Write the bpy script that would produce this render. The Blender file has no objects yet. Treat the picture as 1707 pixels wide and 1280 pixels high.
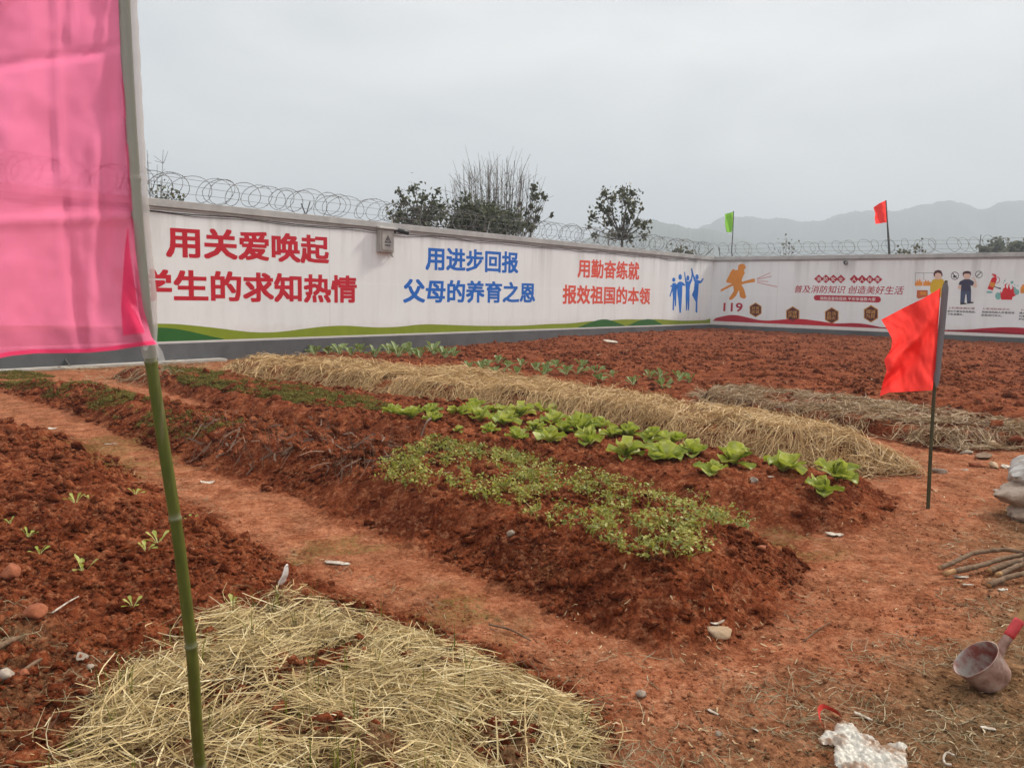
import bpy, math, numpy as np
from mathutils import Vector, Matrix
sc = bpy.context.scene
COL = sc.collection
rad = math.radians

# ------------------------------------------------------------------ camera
FPX, CX, CY = 1346.0, 853.5, 640.0            # focal length and centre of a 1707 x 1280 frame
CAMH = 1.5
PITCH, ROLL = rad(6.38), rad(1.14)
F_ = np.array([0, math.cos(PITCH), -math.sin(PITCH)])
U0 = np.array([0, math.sin(PITCH), math.cos(PITCH)])
R0 = np.array([1.0, 0, 0])
R_ = math.cos(ROLL)*R0 + math.sin(ROLL)*U0
U_ = -math.sin(ROLL)*R0 + math.cos(ROLL)*U0
EYE = np.array([0, 0, CAMH])
cd = bpy.data.cameras.new("camera")
cam = bpy.data.objects.new("camera", cd); COL.objects.link(cam)
cam.matrix_world = Matrix(((R_[0], U_[0], -F_[0], 0), (R_[1], U_[1], -F_[1], 0), (R_[2], U_[2], -F_[2], CAMH), (0, 0, 0, 1)))
cd.sensor_width = 36; cd.lens = 36*FPX/1707
cd.clip_start = 0.05; cd.clip_end = 12000
cd.dof.use_dof = True; cd.dof.focus_distance = 7.0; cd.dof.aperture_fstop = 14
sc.camera = cam

# ------------------------------------------------------------------ light
SUN_AZ, SUN_EL = rad(56), rad(40)             # sun ahead and to the right, behind thin cloud
S = Vector((math.sin(SUN_AZ)*math.cos(SUN_EL), math.cos(SUN_AZ)*math.cos(SUN_EL), math.sin(SUN_EL)))
ld = bpy.data.lights.new("sun", 'SUN'); ld.energy = 1.5; ld.angle = rad(7); ld.color = (1, .92, .80)
lo = bpy.data.objects.new("sun", ld); COL.objects.link(lo)
lo.rotation_euler = (-S).to_track_quat('-Z', 'Y').to_euler(); lo.location = (60, 30, 60)

W = bpy.data.worlds.new("World"); sc.world = W; W.use_nodes = True
nt = W.node_tree; nt.nodes.clear()
def wn(t, **k):
    n = nt.nodes.new(t)
    for a, b in k.items(): setattr(n, a, b)
    return n
out = wn('ShaderNodeOutputWorld'); bg = wn('ShaderNodeBackground'); bg.inputs[1].default_value = 0.1
sky = wn('ShaderNodeTexSky', sky_type='NISHITA', sun_disc=False, sun_elevation=SUN_EL, sun_rotation=SUN_AZ)
sky.dust_density = 4
tc = wn('ShaderNodeTexCoord'); sx = wn('ShaderNodeSeparateXYZ')
nt.links.new(tc.outputs['Generated'], sx.inputs[0])
mp = wn('ShaderNodeMapping'); mp.inputs['Scale'].default_value = (1, 1, 2.6)
nt.links.new(tc.outputs['Generated'], mp.inputs[0])
n1 = wn('ShaderNodeTexNoise'); n1.inputs['Scale'].default_value = 2.4; n1.inputs['Detail'].default_value = 5; n1.inputs['Roughness'].default_value = .5
n1.inputs['Distortion'].default_value = .4
nt.links.new(mp.outputs[0], n1.inputs['Vector'])
cr = wn('ShaderNodeValToRGB')                  # soft grey cloud deck
cr.color_ramp.elements[0].position = .36; cr.color_ramp.elements[0].color = (.68, .695, .70, 1)
cr.color_ramp.elements[1].position = .66; cr.color_ramp.elements[1].color = (1, .985, .945, 1)
nt.links.new(n1.outputs['Fac'], cr.inputs[0])
mr = wn('ShaderNodeMapRange', interpolation_type='SMOOTHSTEP')   # overcast sky is brightest overhead
mr.inputs['From Min'].default_value = .30; mr.inputs['From Max'].default_value = .95
mr.inputs['To Min'].default_value = 3.8; mr.inputs['To Max'].default_value = 8.2
nt.links.new(sx.outputs['Z'], mr.inputs['Value'])
vm = wn('ShaderNodeVectorMath', operation='SCALE')
nt.links.new(cr.outputs[0], vm.inputs[0]); nt.links.new(mr.outputs[0], vm.inputs['Scale'])
mx = wn('ShaderNodeMix', data_type='RGBA'); mx.inputs['Factor'].default_value = .93
nt.links.new(sky.outputs[0], mx.inputs['A']); nt.links.new(vm.outputs[0], mx.inputs['B'])
nt.links.new(mx.outputs['Result'], bg.inputs[0]); nt.links.new(bg.outputs[0], out.inputs[0])

sc.view_settings.view_transform = 'Standard'; sc.view_settings.look = 'None'
sc.view_settings.exposure = 1.48; sc.view_settings.gamma = 1
sc.render.engine = 'CYCLES'
sc.cycles.use_denoising = True; sc.cycles.max_bounces = 6; sc.cycles.transparent_max_bounces = 12
sc.cycles.diffuse_bounces = 3; sc.cycles.glossy_bounces = 2; sc.cycles.volume_bounces = 0

# ------------------------------------------------------------------ measuring helpers (photo pixel -> place in the yard)
def ray(x, y): return F_ + R_*(x-CX)/FPX - U_*(y-CY)/FPX
def G(x, y, z=0.0):
    d = ray(x, y); t = (z-CAMH)/d[2]
    return np.array([d[0]*t, d[1]*t, z])
def D(x, y, depth): return EYE + ray(x, y)*depth
C_ = np.array([8.868, 36.373, 0.0])           # foot of the corner where the two walls meet
A40 = rad(40)
D1 = np.array([math.sin(A40), math.cos(A40), 0]); D2 = np.array([math.cos(A40), -math.sin(A40), 0])
N1 = np.array([math.cos(A40), -math.sin(A40), 0]); N2 = -D1

# ------------------------------------------------------------------ numpy noise
def _h(ix, iy, s):
    n = (ix.astype(np.int64)*374761393 + iy.astype(np.int64)*668265263 + s*1442695041) & 0xffffffff
    n = ((n ^ (n >> 13))*1274126177) & 0xffffffff
    n = ((n ^ (n >> 16))*2246822519) & 0xffffffff
    return ((n ^ (n >> 15)) & 0xffffff)/float(0xffffff)
def vnoise(x, y, s=0):
    ix = np.floor(x); iy = np.floor(y); fx = x-ix; fy = y-iy
    fx = fx*fx*fx*(fx*(fx*6-15)+10); fy = fy*fy*fy*(fy*(fy*6-15)+10)
    a = _h(ix, iy, s); b = _h(ix+1, iy, s); c = _h(ix, iy+1, s); d = _h(ix+1, iy+1, s)
    return (a*(1-fx)+b*fx)*(1-fy)+(c*(1-fx)+d*fx)*fy - .5
def fbm(x, y, o, s=0, g=.5):
    r = 0; a = 1
    for k in range(o):
        c, sn = math.cos(k*.9), math.sin(k*.9)
        r = r + a*vnoise((x*c-y*sn)*2**k+17*k, (x*sn+y*c)*2**k-9*k, s+k); a *= g
    return r
def lumps(x, y, cell, s, fill=.8):            # rounded soil lumps, one per cell
    u = x/cell; v = y/cell; ix = np.floor(u); iy = np.floor(v); r = np.zeros_like(u)
    for dx in (-1, 0, 1):
        for dy in (-1, 0, 1):
            jx = ix+dx; jy = iy+dy
            px = jx+_h(jx, jy, s); py = jy+_h(jx, jy, s+1); rr = .22+.42*_h(jx, jy, s+2)
            on = _h(jx, jy, s+3) < fill
            d2 = ((u-px)**2+(v-py)**2)/(rr*rr)
            r = np.maximum(r, np.where(on, np.sqrt(np.clip(1-d2, 0, 1))*rr, 0))
    return r*cell
def sdf(x, y, P):                             # signed distance, positive inside
    P = np.asarray(P)[:, :2]; d = np.full(x.shape, 1e9); ins = np.zeros(x.shape, bool)
    for i in range(len(P)):
        a = P[i]; b = P[(i+1) % len(P)]; e = b-a
        wx = x-a[0]; wy = y-a[1]; t = np.clip((wx*e[0]+wy*e[1])/(e@e+1e-12), 0, 1)
        d = np.minimum(d, (wx-t*e[0])**2+(wy-t*e[1])**2)
        c = ((a[1] <= y) & (b[1] > y)) | ((b[1] <= y) & (a[1] > y))
        with np.errstate(divide='ignore', invalid='ignore'):
            xi = a[0]+(y-a[1])/(e[1] if abs(e[1]) > 1e-12 else 1e-12)*e[0]
        ins ^= c & (x < xi)
    return np.where(ins, 1, -1)*np.sqrt(d)
def inside(x, y, P): return sdf(x, y, P) > 0
sm = lambda t: (lambda q: q*q*(3-2*q))(np.clip(t, 0, 1))

# ------------------------------------------------------------------ plots of the garden (outline on the ground, height)
def plot(front, back, h, push=.12):
    p = [G(*q)[:2] for q in front]
    for q in back:
        g = G(q[0], q[1], h); v = g[:2]/np.linalg.norm(g[:2]); p.append(g[:2]+v*push)
    return np.array(p)
BED = {}
BED['left'] = (np.array([G(*q)[:2] for q in [(-500, 660), (-200, 690), (0, 705), (120, 728), (200, 768), (330, 850), (440, 920), (560, 982), (720, 1040), (850, 1098), (960, 1148), (1035, 1212), (1030, 1290), (930, 1400), (800, 1550)]] + [np.array([-.2, 1.3]), np.array([-6, 1.3]), np.array([-9, 6])]), .12, .50)
BED['celery'] = (plot([(-300, 600), (-120, 632), (0, 652), (120, 690), (250, 745), (330, 775), (500, 832), (600, 880), (700, 915), (850, 985), (1000, 1055), (1120, 1085), (1220, 1075), (1300, 1030), (1345, 965), (1335, 910)],
                      [(1262, 866), (1180, 838), (1050, 800), (900, 765), (760, 737), (640, 722), (450, 690), (250, 652), (100, 630), (0, 622), (-150, 606)], .20), .21, .46)
BED['lettuce'] = (plot([(180, 628), (300, 660), (450, 705), (640, 740), (760, 762), (900, 792), (1050, 832), (1200, 867), (1300, 892), (1400, 890), (1485, 865), (1500, 838)],
                       [(1465, 800), (1300, 765), (1100, 725), (900, 685), (700, 660), (500, 637), (330, 612), (200, 612)], .15), .16, .32)
BED['straw'] = (plot([(322, 615), (500, 647), (700, 676), (900, 702), (1100, 742), (1300, 783), (1420, 795), (1508, 788), (1525, 768)],
                     [(1488, 738), (1400, 712), (1200, 676), (1000, 643), (800, 618), (560, 598), (420, 594), (340, 602)], .24), .215, .40)
BED['cabbage'] = (np.array([G(*q, .08)[:2] for q in [(470, 594), (700, 622), (900, 648), (1050, 672), (1180, 668), (1175, 640), (1000, 615), (800, 597), (640, 583), (520, 580)]]), .10, .2)
BED['thin'] = (plot([(1165, 676), (1280, 700), (1400, 718), (1500, 738), (1580, 752), (1660, 748), (1800, 756)], [(1800, 720), (1700, 706), (1600, 690), (1400, 664), (1250, 648), (1170, 648)], .14), .14, .2)
BED['field'] = (np.array([G(*q)[:2] for q in [(640, 584), (760, 602), (900, 618), (1080, 634), (1190, 652), (1330, 668), (1500, 690), (1707, 712), (1900, 735)]] + [(C_+D2*26-D1*.1)[:2], (C_-D1*.15)[:2], (C_-D1*9.5+D2*.25)[:2]]), .13, .5)
STRAW_NEAR = np.array([G(*q, .14)[:2] for q in [(40, 1300), (110, 1215), (185, 1135), (300, 1062), (430, 1000), (500, 975), (570, 985), (720, 1035), (850, 1092), (965, 1142), (1035, 1205), (1000, 1250), (950, 1300), (900, 1420), (500, 1500), (50, 1500)]])

def base_h(x, y):
    z = .03*fbm(x*.35, y*.35, 2, 5)
    sL = ((x-C_[0])*N1[0]+(y-C_[1])*N1[1])    # distance in front of the long wall
    along = (C_[0]-x)*D1[0]+(C_[1]-y)*D1[1]
    return z - .10*sm((5-sL)/5)*sm((along-9)/10)
def smooth_h(x, y):
    x = np.asarray(x, float); y = np.asarray(y, float)
    z = base_h(x, y); wob = .07*fbm(x*2.2, y*2.2, 3, 11)
    top = np.zeros_like(z)
    for k, (P, h, w) in BED.items():
        top = np.maximum(top, h*sm((sdf(x, y, P)+wob+.02)/w))
    return z+top
def masks(x, y):
    loose = np.zeros_like(x); wob = .10*fbm(x*2.5, y*2.5, 3, 21)
    for k, (P, h, w) in BED.items():
        loose = np.maximum(loose, sm((sdf(x, y, P)+wob+.14)/.22))
    return loose
OLIVE = np.array([G(*q)[:2] for q in [(1720, 800), (1620, 850), (1570, 930), (1520, 1040), (1380, 1110), (1180, 1150), (1040, 1190), (960, 1260), (800, 1500)]] + [np.array([6, 1.0]), np.array([8, 4.5])])
OLIVE2 = np.array([G(*q, .15)[:2] for q in [(-200, 960), (0, 985), (110, 1020), (190, 1090), (120, 1190), (60, 1290)]] + [np.array([-.6, 1.2]), np.array([-5, 1.2])])
MOSS = [(170, 735, .35), (205, 765, .3), (480, 720, .25), (560, 905, .15), (760, 1000, .2), (1290, 900, .2)]
def rough_h(x, y, loose):
    far = np.hypot(x, y)
    fi = sm(sdf(x, y, BED['field'][0])/.6)
    z = loose*(.035*fbm(x*2.6, y*2.6, 4, 31) + (1-.6*fi)*(.34*lumps(x, y, .17, 41, .30) + .5*lumps(x, y, .075, 51, .6)) + .6*lumps(x, y, .036, 61, .7)*(far < 9) + .7*lumps(x, y, .02, 71, .75)*(far < 5))
    z = z + fi*(.07*fbm(x*1.3, y*1.3, 3, 81) + .10*lumps(x, y, .30, 85, .5))
    z = z + (1-loose)*(.018*fbm(x*2.2, y*2.2, 4, 91) + .008*fbm(x*14, y*14, 3, 95) + .35*lumps(x, y, .06, 97, .18) + .45*lumps(x, y, .025, 99, .25))
    return z
def full_h(x, y):
    x = np.atleast_1d(np.asarray(x, float)); y = np.atleast_1d(np.asarray(y, float))
    return smooth_h(x, y)+rough_h(x, y, masks(x, y))
TT = np.exp(np.linspace(math.log(1.3), math.log(60), 900))
def GT(px, py):                                # photo pixel -> first point where that line of sight meets the modelled ground
    d = ray(px, py); P = EYE[None]+TT[:, None]*d[None]; hit = P[:, 2] <= smooth_h(P[:, 0], P[:, 1])
    i = int(np.argmax(hit)) if hit.any() else len(TT)-1
    g = P[i].copy(); g[2] = float(full_h(g[0], g[1])[0])
    return g

# ------------------------------------------------------------------ object helpers
def tag(o, label=None, cat=None, group=None, kind=None):
    if label: o['label'] = label
    if cat: o['category'] = cat
    if group: o['group'] = group
    if kind: o['kind'] = kind
    return o
def link(o, parent=None):
    COL.objects.link(o)
    if parent: o.parent = parent
    return o
def empty(name, loc, rz=0, parent=None):
    o = bpy.data.objects.new(name, None); o.location = loc; o.rotation_euler.z = rz; o.empty_display_size = .1
    return link(o, parent)
def npmesh(name, V, Fq, mat, parent=None, smooth=True, attrs=None, loc=None):
    """V (n,3); Fq (m,3|4) array"""
    me = bpy.data.meshes.new(name); V = np.asarray(V, np.float32); Fq = np.asarray(Fq, np.int32)
    k = Fq.shape[1]
    me.vertices.add(len(V)); me.vertices.foreach_set('co', V.ravel())
    me.loops.add(Fq.size); me.loops.foreach_set('vertex_index', Fq.ravel())
    me.polygons.add(len(Fq)); me.polygons.foreach_set('loop_start', np.arange(0, Fq.size, k, dtype=np.int32))
    me.polygons.foreach_set('loop_total', np.full(len(Fq), k, np.int32))
    if smooth: me.polygons.foreach_set('use_smooth', np.ones(len(Fq), bool))
    me.update(calc_edges=True)
    for an, a in (attrs or {}).items():
        a = np.asarray(a, np.float32)
        if a.ndim == 1: me.attributes.new(an, 'FLOAT', 'POINT').data.foreach_set('value', a)
        else: me.attributes.new(an, 'FLOAT_COLOR', 'POINT').data.foreach_set('color', a.ravel())
    if mat: me.materials.append(mat)
    o = bpy.data.objects.new(name, me)
    if loc is not None: o.location = loc
    return link(o, parent)
class MB:
    """collects shapes into ONE mesh"""
    def __init__(s): s.v = []; s.f = []; s.m = []; s.n = 0
    def add(s, V, Fs, mi=0):
        V = np.asarray(V, float); s.v.append(V); s.f += [tuple(int(i)+s.n for i in f) for f in Fs]; s.m += [mi]*len(Fs); s.n += len(V); return s
    def box(s, lo, hi, mi=0):
        x0, y0, z0 = lo; x1, y1, z1 = hi
        V = [(x0, y0, z0), (x1, y0, z0), (x1, y1, z0), (x0, y1, z0), (x0, y0, z1), (x1, y0, z1), (x1, y1, z1), (x0, y1, z1)]
        return s.add(V, [(0, 3, 2, 1), (4, 5, 6, 7), (0, 1, 5, 4), (1, 2, 6, 5), (2, 3, 7, 6), (3, 0, 4, 7)], mi)
    def tube(s, P, r, n=8, cap=True, mi=0, ell=None):
        P = np.asarray(P, float); r = np.broadcast_to(np.asarray(r, float), (len(P),))
        T = np.gradient(P, axis=0); T /= np.linalg.norm(T, axis=1)[:, None]+1e-12
        ref = np.array([0, 0, 1.]) if abs(T[0, 2]) < .9 else np.array([1., 0, 0])
        a = np.linspace(0, 2*math.pi, n, endpoint=False); V = []
        u = np.cross(T[0], ref); u /= np.linalg.norm(u)
        for i in range(len(P)):
            u = u-T[i]*(u@T[i]); u /= np.linalg.norm(u); w = np.cross(T[i], u)
            V += [P[i]+r[i]*(math.cos(t)*u+math.sin(t)*w) for t in a]
        Fs = [(i*n+j, i*n+(j+1) % n, (i+1)*n+(j+1) % n, (i+1)*n+j) for i in range(len(P)-1) for j in range(n)]
        if cap: Fs += [tuple(range(n-1, -1, -1)), tuple((len(P)-1)*n+j for j in range(n))]
        return s.add(V, Fs, mi)
    def grid(s, Pg, mi=0):
        Pg = np.asarray(Pg, float); a, b = Pg.shape[:2]
        return s.add(Pg.reshape(-1, 3), [(i*b+j, i*b+j+1, (i+1)*b+j+1, (i+1)*b+j) for i in range(a-1) for j in range(b-1)], mi)
    def build(s, name, mat, parent=None, smooth=True, loc=None, rel=None):
        me = bpy.data.meshes.new(name); V = np.concatenate(s.v)
        if rel is not None: V = V-np.asarray(rel)
        me.from_pydata([tuple(p) for p in V], [], s.f)
        for m in (mat if isinstance(mat, (list, tuple)) else [mat]): me.materials.append(m)
        me.polygons.foreach_set('material_index', s.m)
        if smooth: me.polygons.foreach_set('use_smooth', [True]*len(me.polygons))
        me.update(); o = bpy.data.objects.new(name, me)
        if loc is not None: o.location = loc
        return link(o, parent)
ICO = None
def ico(sub=1):
    import bmesh
    bm = bmesh.new(); bmesh.ops.create_icosphere(bm, subdivisions=sub, radius=1)
    V = np.array([v.co[:] for v in bm.verts]); Fs = np.array([[v.index for v in f.verts] for f in bm.faces]); bm.free()
    return V, Fs

# ------------------------------------------------------------------ materials
def srgb(r, g, b):
    f = lambda c: c/12.92 if c <= .04045 else ((c+.055)/1.055)**2.4
    return (f(r/255), f(g/255), f(b/255), 1)
class N:
    def __init__(s, name):
        s.m = bpy.data.materials.new(name); s.m.use_nodes = True; s.t = s.m.node_tree; s.t.nodes.clear()
        s.out = s.n('ShaderNodeOutputMaterial')
    def n(s, t, ins=None, **k):
        x = s.t.nodes.new(t)
        for a, b in k.items(): setattr(x, a, b)
        for a, b in (ins or {}).items():
            if hasattr(b, 'links'): s.t.links.new(b, x.inputs[a])
            else: x.inputs[a].default_value = b
        return x
    def noise(s, sc_, det=4, vec=None, rough=.55, dist=0):
        i = {'Scale': sc_, 'Detail': det, 'Roughness': rough, 'Distortion': dist}
        if vec is not None: i['Vector'] = vec
        return s.n('ShaderNodeTexNoise', i).outputs['Fac']
    def ramp(s, fac, stops):
        x = s.n('ShaderNodeValToRGB', {0: fac}); e = x.color_ramp.elements
        while len(e) < len(stops): e.new(.5)
        for q, (p, c) in zip(e, stops): q.position = p; q.color = c if len(c) == 4 else (*c, 1)
        return x.outputs[0]
    def mix(s, f, a, b, bt='MIX'):
        return s.n('ShaderNodeMix', {'Factor': f, 'A': a, 'B': b}, data_type='RGBA', blend_type=bt).outputs['Result'] if False else s._mix(f, a, b, bt)
    def _mix(s, f, a, b, bt):
        x = s.t.nodes.new('ShaderNodeMix'); x.data_type = 'RGBA'; x.blend_type = bt
        for sock, val in ((x.inputs[0], f), (x.inputs[6], a), (x.inputs[7], b)):
            if hasattr(val, 'links'): s.t.links.new(val, sock)
            else: sock.default_value = val
        return x.outputs[2]
    def math(s, op, a, b=0.0, clamp=False):
        x = s.n('ShaderNodeMath', {0: a, 1: b}, operation=op); x.use_clamp = clamp; return x.outputs[0]
    def pos(s, scale=(1, 1, 1), obj=False):
        src = s.n('ShaderNodeTexCoord').outputs['Object'] if obj else s.n('ShaderNodeNewGeometry').outputs['Position']
        return s.n('ShaderNodeMapping', {'Vector': src, 'Scale': scale}).outputs[0]
    def bump(s, h, strength, dist):
        return s.n('ShaderNodeBump', {'Height': h, 'Strength': strength, 'Distance': dist}).outputs[0]
    def bsdf(s, col, rough=.8, normal=None, spec=.3, metal=0.0):
        i = {'Base Color': col, 'Roughness': rough, 'Specular IOR Level': spec, 'Metallic': metal}
        if normal is not None: i['Normal'] = normal
        return s.n('ShaderNodeBsdfPrincipled', i).outputs[0]
    def leafy(s, col, trans=.4, rough=.5, spec=.3, tcol=None, normal=None):
        b = s.bsdf(col, rough, normal, spec)
        t = s.n('ShaderNodeBsdfTranslucent', {'Color': col if tcol is None else tcol}).outputs[0]
        return s.n('ShaderNodeMixShader', {0: trans, 1: b, 2: t}).outputs[0]
    def done(s, sh):
        s.t.links.new(sh, s.out.inputs[0]); return s.m
    def attr(s, name, col=False):
        a = s.n('ShaderNodeAttribute', attribute_name=name); return a.outputs['Color' if col else 'Fac']

def paint(name, col, rough=.7, var=.12, scale=3.0, bumpd=.0):
    k = N(name); v = k.pos()
    f = k.ramp(k.noise(scale, 5, v), [(.3, (1-var,)*3), (.7, (1+0*var,)*3)])
    c = k.mix(1.0, col, f, 'MULTIPLY')
    nrm = k.bump(k.noise(scale*20, 3, v), .4, bumpd) if bumpd else None
    return k.done(k.bsdf(c, rough, nrm))

def soil_mat():
    k = N('red_soil'); p = k.pos()
    z = k.n('ShaderNodeSeparateColor', {0: k.attr('zone', True)})
    R, Gc, B = z.outputs[0], z.outputs[1], z.outputs[2]
    big = k.noise(.9, 4, p); mid = k.noise(6, 5, p, .6); fine = k.noise(42, 6, p, .65); grit = k.noise(140, 3, p, .7)
    loose = k.ramp(k.math('ADD', k.math('MULTIPLY', mid, .55), k.math('MULTIPLY', fine, .45)),
                   [(.33, (.042, .008, .0033)), (.45, (.138, .031, .0115)), (.55, (.255, .068, .0265)), (.68, (.43, .155, .075))])
    path = k.ramp(k.math('ADD', k.math('MULTIPLY', mid, .5), k.math('MULTIPLY', fine, .5)),
                  [(.34, (.135, .038, .016)), (.45, (.31, .102, .047)), (.56, (.46, .182, .095)), (.68, (.62, .33, .20))])
    olive = k.ramp(k.math('ADD', k.math('MULTIPLY', mid, .45), k.math('MULTIPLY', fine, .55)),
                   [(.34, (.045, .026, .012)), (.45, (.13, .075, .035)), (.56, (.21, .128, .065)), (.70, (.36, .25, .155))])
    c = k.mix(R, path, loose)
    c = k.mix(k.math('MULTIPLY', k.ramp(big, [(.40, (0, 0, 0)), (.62, (1, 1, 1))]), .35), c, k.mix(.5, c, (.24, .062, .022, 1)))
    dm = k.ramp(k.noise(1.9, 5, p, .65, .8), [(.44, (0, 0, 0)), (.62, (1, 1, 1))])
    c = k.mix(k.math('MULTIPLY', dm, k.math('MULTIPLY', R, .45)), c, (.075, .0145, .0065, 1))
    pt = k.ramp(k.noise(2.6, 5, p, .62, .6), [(.42, (0, 0, 0)), (.60, (1, 1, 1))])
    c = k.mix(k.math('MULTIPLY', pt, k.math('MULTIPLY', k.math('SUBTRACT', 1.0, R), .42)), c, (.15, .066, .032, 1))
    c = k.mix(Gc, c, olive)
    c = k.mix(k.math('MULTIPLY', B, k.ramp(fine, [(.4, (0, 0, 0)), (.6, (1, 1, 1))])), c, (.13, .12, .03, 1))
    warp = k.n('ShaderNodeVectorMath', {0: p, 1: k.n('ShaderNodeVectorMath', {0: k.n('ShaderNodeTexNoise', {'Vector': p, 'Scale': 30.0, 'Detail': 3.0}).outputs['Color'], 'Scale': .03}, operation='SCALE').outputs[0]}, operation='ADD').outputs[0]
    def crumb(scale):
        v = k.n('ShaderNodeTexVoronoi', {'Vector': warp, 'Scale': scale, 'Randomness': 1.0}); return v.outputs['Distance'], k.n('ShaderNodeSeparateColor', {0: v.outputs['Color']}).outputs[0]
    d1, r1 = crumb(24.0); d2, r2 = crumb(62.0)
    tone = k.math('ADD', k.math('MULTIPLY', r1, .5), k.math('MULTIPLY', r2, .5))          # every crumb has a tone of its own
    c = k.mix(1.0, c, k.ramp(tone, [(.15, (.66, .62, .60)), (.5, (1, 1, 1)), (.85, (1.0, 1.0, 1.0))]), 'MULTIPLY')
    c = k.mix(k.ramp(tone, [(.62, (0, 0, 0)), (.9, (.30, .30, .30))]), c, (.55, .27, .14, 1))
    sp = k.ramp(grit, [(.70, (0, 0, 0)), (.80, (1, 1, 1))])
    c = k.mix(k.math('MULTIPLY', sp, .45), c, (.52, .33, .22, 1))
    hgt = k.math('ADD', k.math('ADD', k.math('MULTIPLY', fine, .5), k.math('MULTIPLY', grit, .35)), k.math('ADD', k.math('MULTIPLY', d1, -.35), k.math('MULTIPLY', d2, -.25)))
    nrm = k.bump(hgt, 1.0, .03)
    return k.done(k.bsdf(c, 1.0, nrm, .03))
M = {}
M['soil'] = soil_mat()
def outer_mat():
    k = N('field_grass'); p = k.pos()
    c = k.ramp(k.noise(.05, 6, p), [(.35, (.05, .06, .025)), (.65, (.12, .10, .05))]); return k.done(k.bsdf(c, 1))
M['outer'] = outer_mat()
def hill_mat():
    k = N('forest_hill'); p = k.pos()
    c = k.ramp(k.noise(.03, 6, p, .7), [(.35, (.02, .03, .018)), (.65, (.07, .085, .045))]); return k.done(k.bsdf(c, 1))
M['hill'] = hill_mat()
def wall_mat(dirt=1.0):
    k = N('white_wall_paint'); p = k.pos(obj=True)
    st = k.noise(1.0, 6, k.n('ShaderNodeMapping', {'Vector': p, 'Scale': (2.2, 1, .16)}).outputs[0], .65)
    bl = k.noise(.45, 5, p, .6); fn = k.noise(9, 4, p)
    zz = k.n('ShaderNodeSeparateXYZ', {0: p}).outputs[2]
    top = k.n('ShaderNodeMapRange', {0: zz, 1: 2.1, 2: 3.1, 3: 0.0, 4: 1.0}).outputs[0]     # rain streaks run down from the coping
    f = k.math('MULTIPLY', k.ramp(st, [(.47, (0, 0, 0)), (.72, (1, 1, 1))]), k.math('ADD', k.math('MULTIPLY', top, .48), .20))
    c = k.mix(k.ramp(bl, [(.3, (0, 0, 0)), (.7, (1, 1, 1))]), (.82, .83, .835, 1), (.76, .765, .77, 1))
    c = k.mix(f, c, (.42, .40, .385, 1))
    c = k.mix(k.math('MULTIPLY', k.ramp(fn, [(.55, (0, 0, 0)), (.8, (1, 1, 1))]), .12), c, (.5, .47, .45, 1))
    seam = k.n('ShaderNodeMapRange', {0: k.math('ABSOLUTE', k.math('SUBTRACT', zz, k.math('ADD', 1.62, k.math('MULTIPLY', bl, .12)))), 1: .012, 2: .03, 3: .16, 4: 0.0}).outputs[0]
    c = k.mix(seam, c, (.93, .92, .90, 1))
    mud = k.n('ShaderNodeMapRange', {0: k.math('ADD', zz, k.math('MULTIPLY', k.noise(5, 5, p, .7), -.5)), 1: .0, 2: .45, 3: .45, 4: 0.0}).outputs[0]
    c = k.mix(mud, c, (.50, .36, .28, 1))
    xx = k.n('ShaderNodeSeparateXYZ', {0: p}).outputs[0]
    jt = k.math('ABSOLUTE', k.math('SUBTRACT', k.math('FRACT', k.math('MULTIPLY', xx, .167)), .5)); jm = k.n('ShaderNodeMapRange', {0: jt, 1: .0, 2: .004, 3: .30, 4: 0.0}).outputs[0]
    c = k.mix(jm, c, (.45, .42, .40, 1))
    return k.done(k.bsdf(c, .75, k.bump(k.noise(25, 4, p), .25, .01)))
M['wall'] = wall_mat()
def concrete(name, a, b, sc_=2.5):
    k = N(name); p = k.pos()
    c = k.ramp(k.noise(sc_, 6, p, .65), [(.3, a), (.7, b)])
    c = k.mix(k.math('MULTIPLY', k.ramp(k.noise(.8, 5, p, .7), [(.5, (0, 0, 0)), (.72, (1, 1, 1))]), .5), c, (a[0]*.55, a[1]*.55, a[2]*.52, 1))
    return k.done(k.bsdf(c, .85, k.bump(k.noise(30, 4, p), .3, .01)))
M['coping'] = concrete('coping_concrete', (.36, .35, .345), (.50, .49, .475))
M['plinth'] = concrete('grey_plinth_paint', (.085, .085, .09), (.125, .125, .13), 1.2)
M['kerb'] = concrete('pale_concrete', (.34, .31, .28), (.52, .49, .45))
for nm, c in dict(red=(196, 22, 44), blue=(24, 104, 196), coral=(226, 84, 66), lime=(132, 148, 30), green=(40, 98, 34), silh=(20, 112, 205),
                  orange=(222, 140, 52), crimson=(178, 22, 48), darkcrim=(140, 14, 36), maroon=(88, 30, 18), gold=(206, 150, 78), ink=(52, 46, 52), navy=(62, 58, 84),
                  skin=(226, 190, 172), brownhair=(84, 42, 48), yellow=(222, 180, 40), teal=(130, 186, 180), fire=(214, 24, 40), box=(196, 100, 56), jeans=(70, 80, 108), pinkline=(205, 120, 118), lineg=(120, 112, 112), flame=(236, 150, 60), white=(236, 232, 228)).items():
    M[nm] = paint('paint_'+nm, srgb(*c), .75, .12, 4)
def wire_mat(name, c, metal=.6):
    k = N(name); return k.done(k.bsdf(k.ramp(k.noise(8, 3, k.pos()), [(.3, (c*.7, c*.66, c*.62)), (.7, (c, c, c))]), .55, None, .4, metal))
M['wire'] = wire_mat('galvanised_wire', .16, .2)
M['iron'] = wire_mat('dark_iron', .06, .1)
M['steelbox'] = paint('grey_steel_paint', (.40, .37, .345, 1), .5, .15, 9)
M['black'] = paint('black_plastic', (.02, .02, .022, 1), .4, .1)
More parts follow.
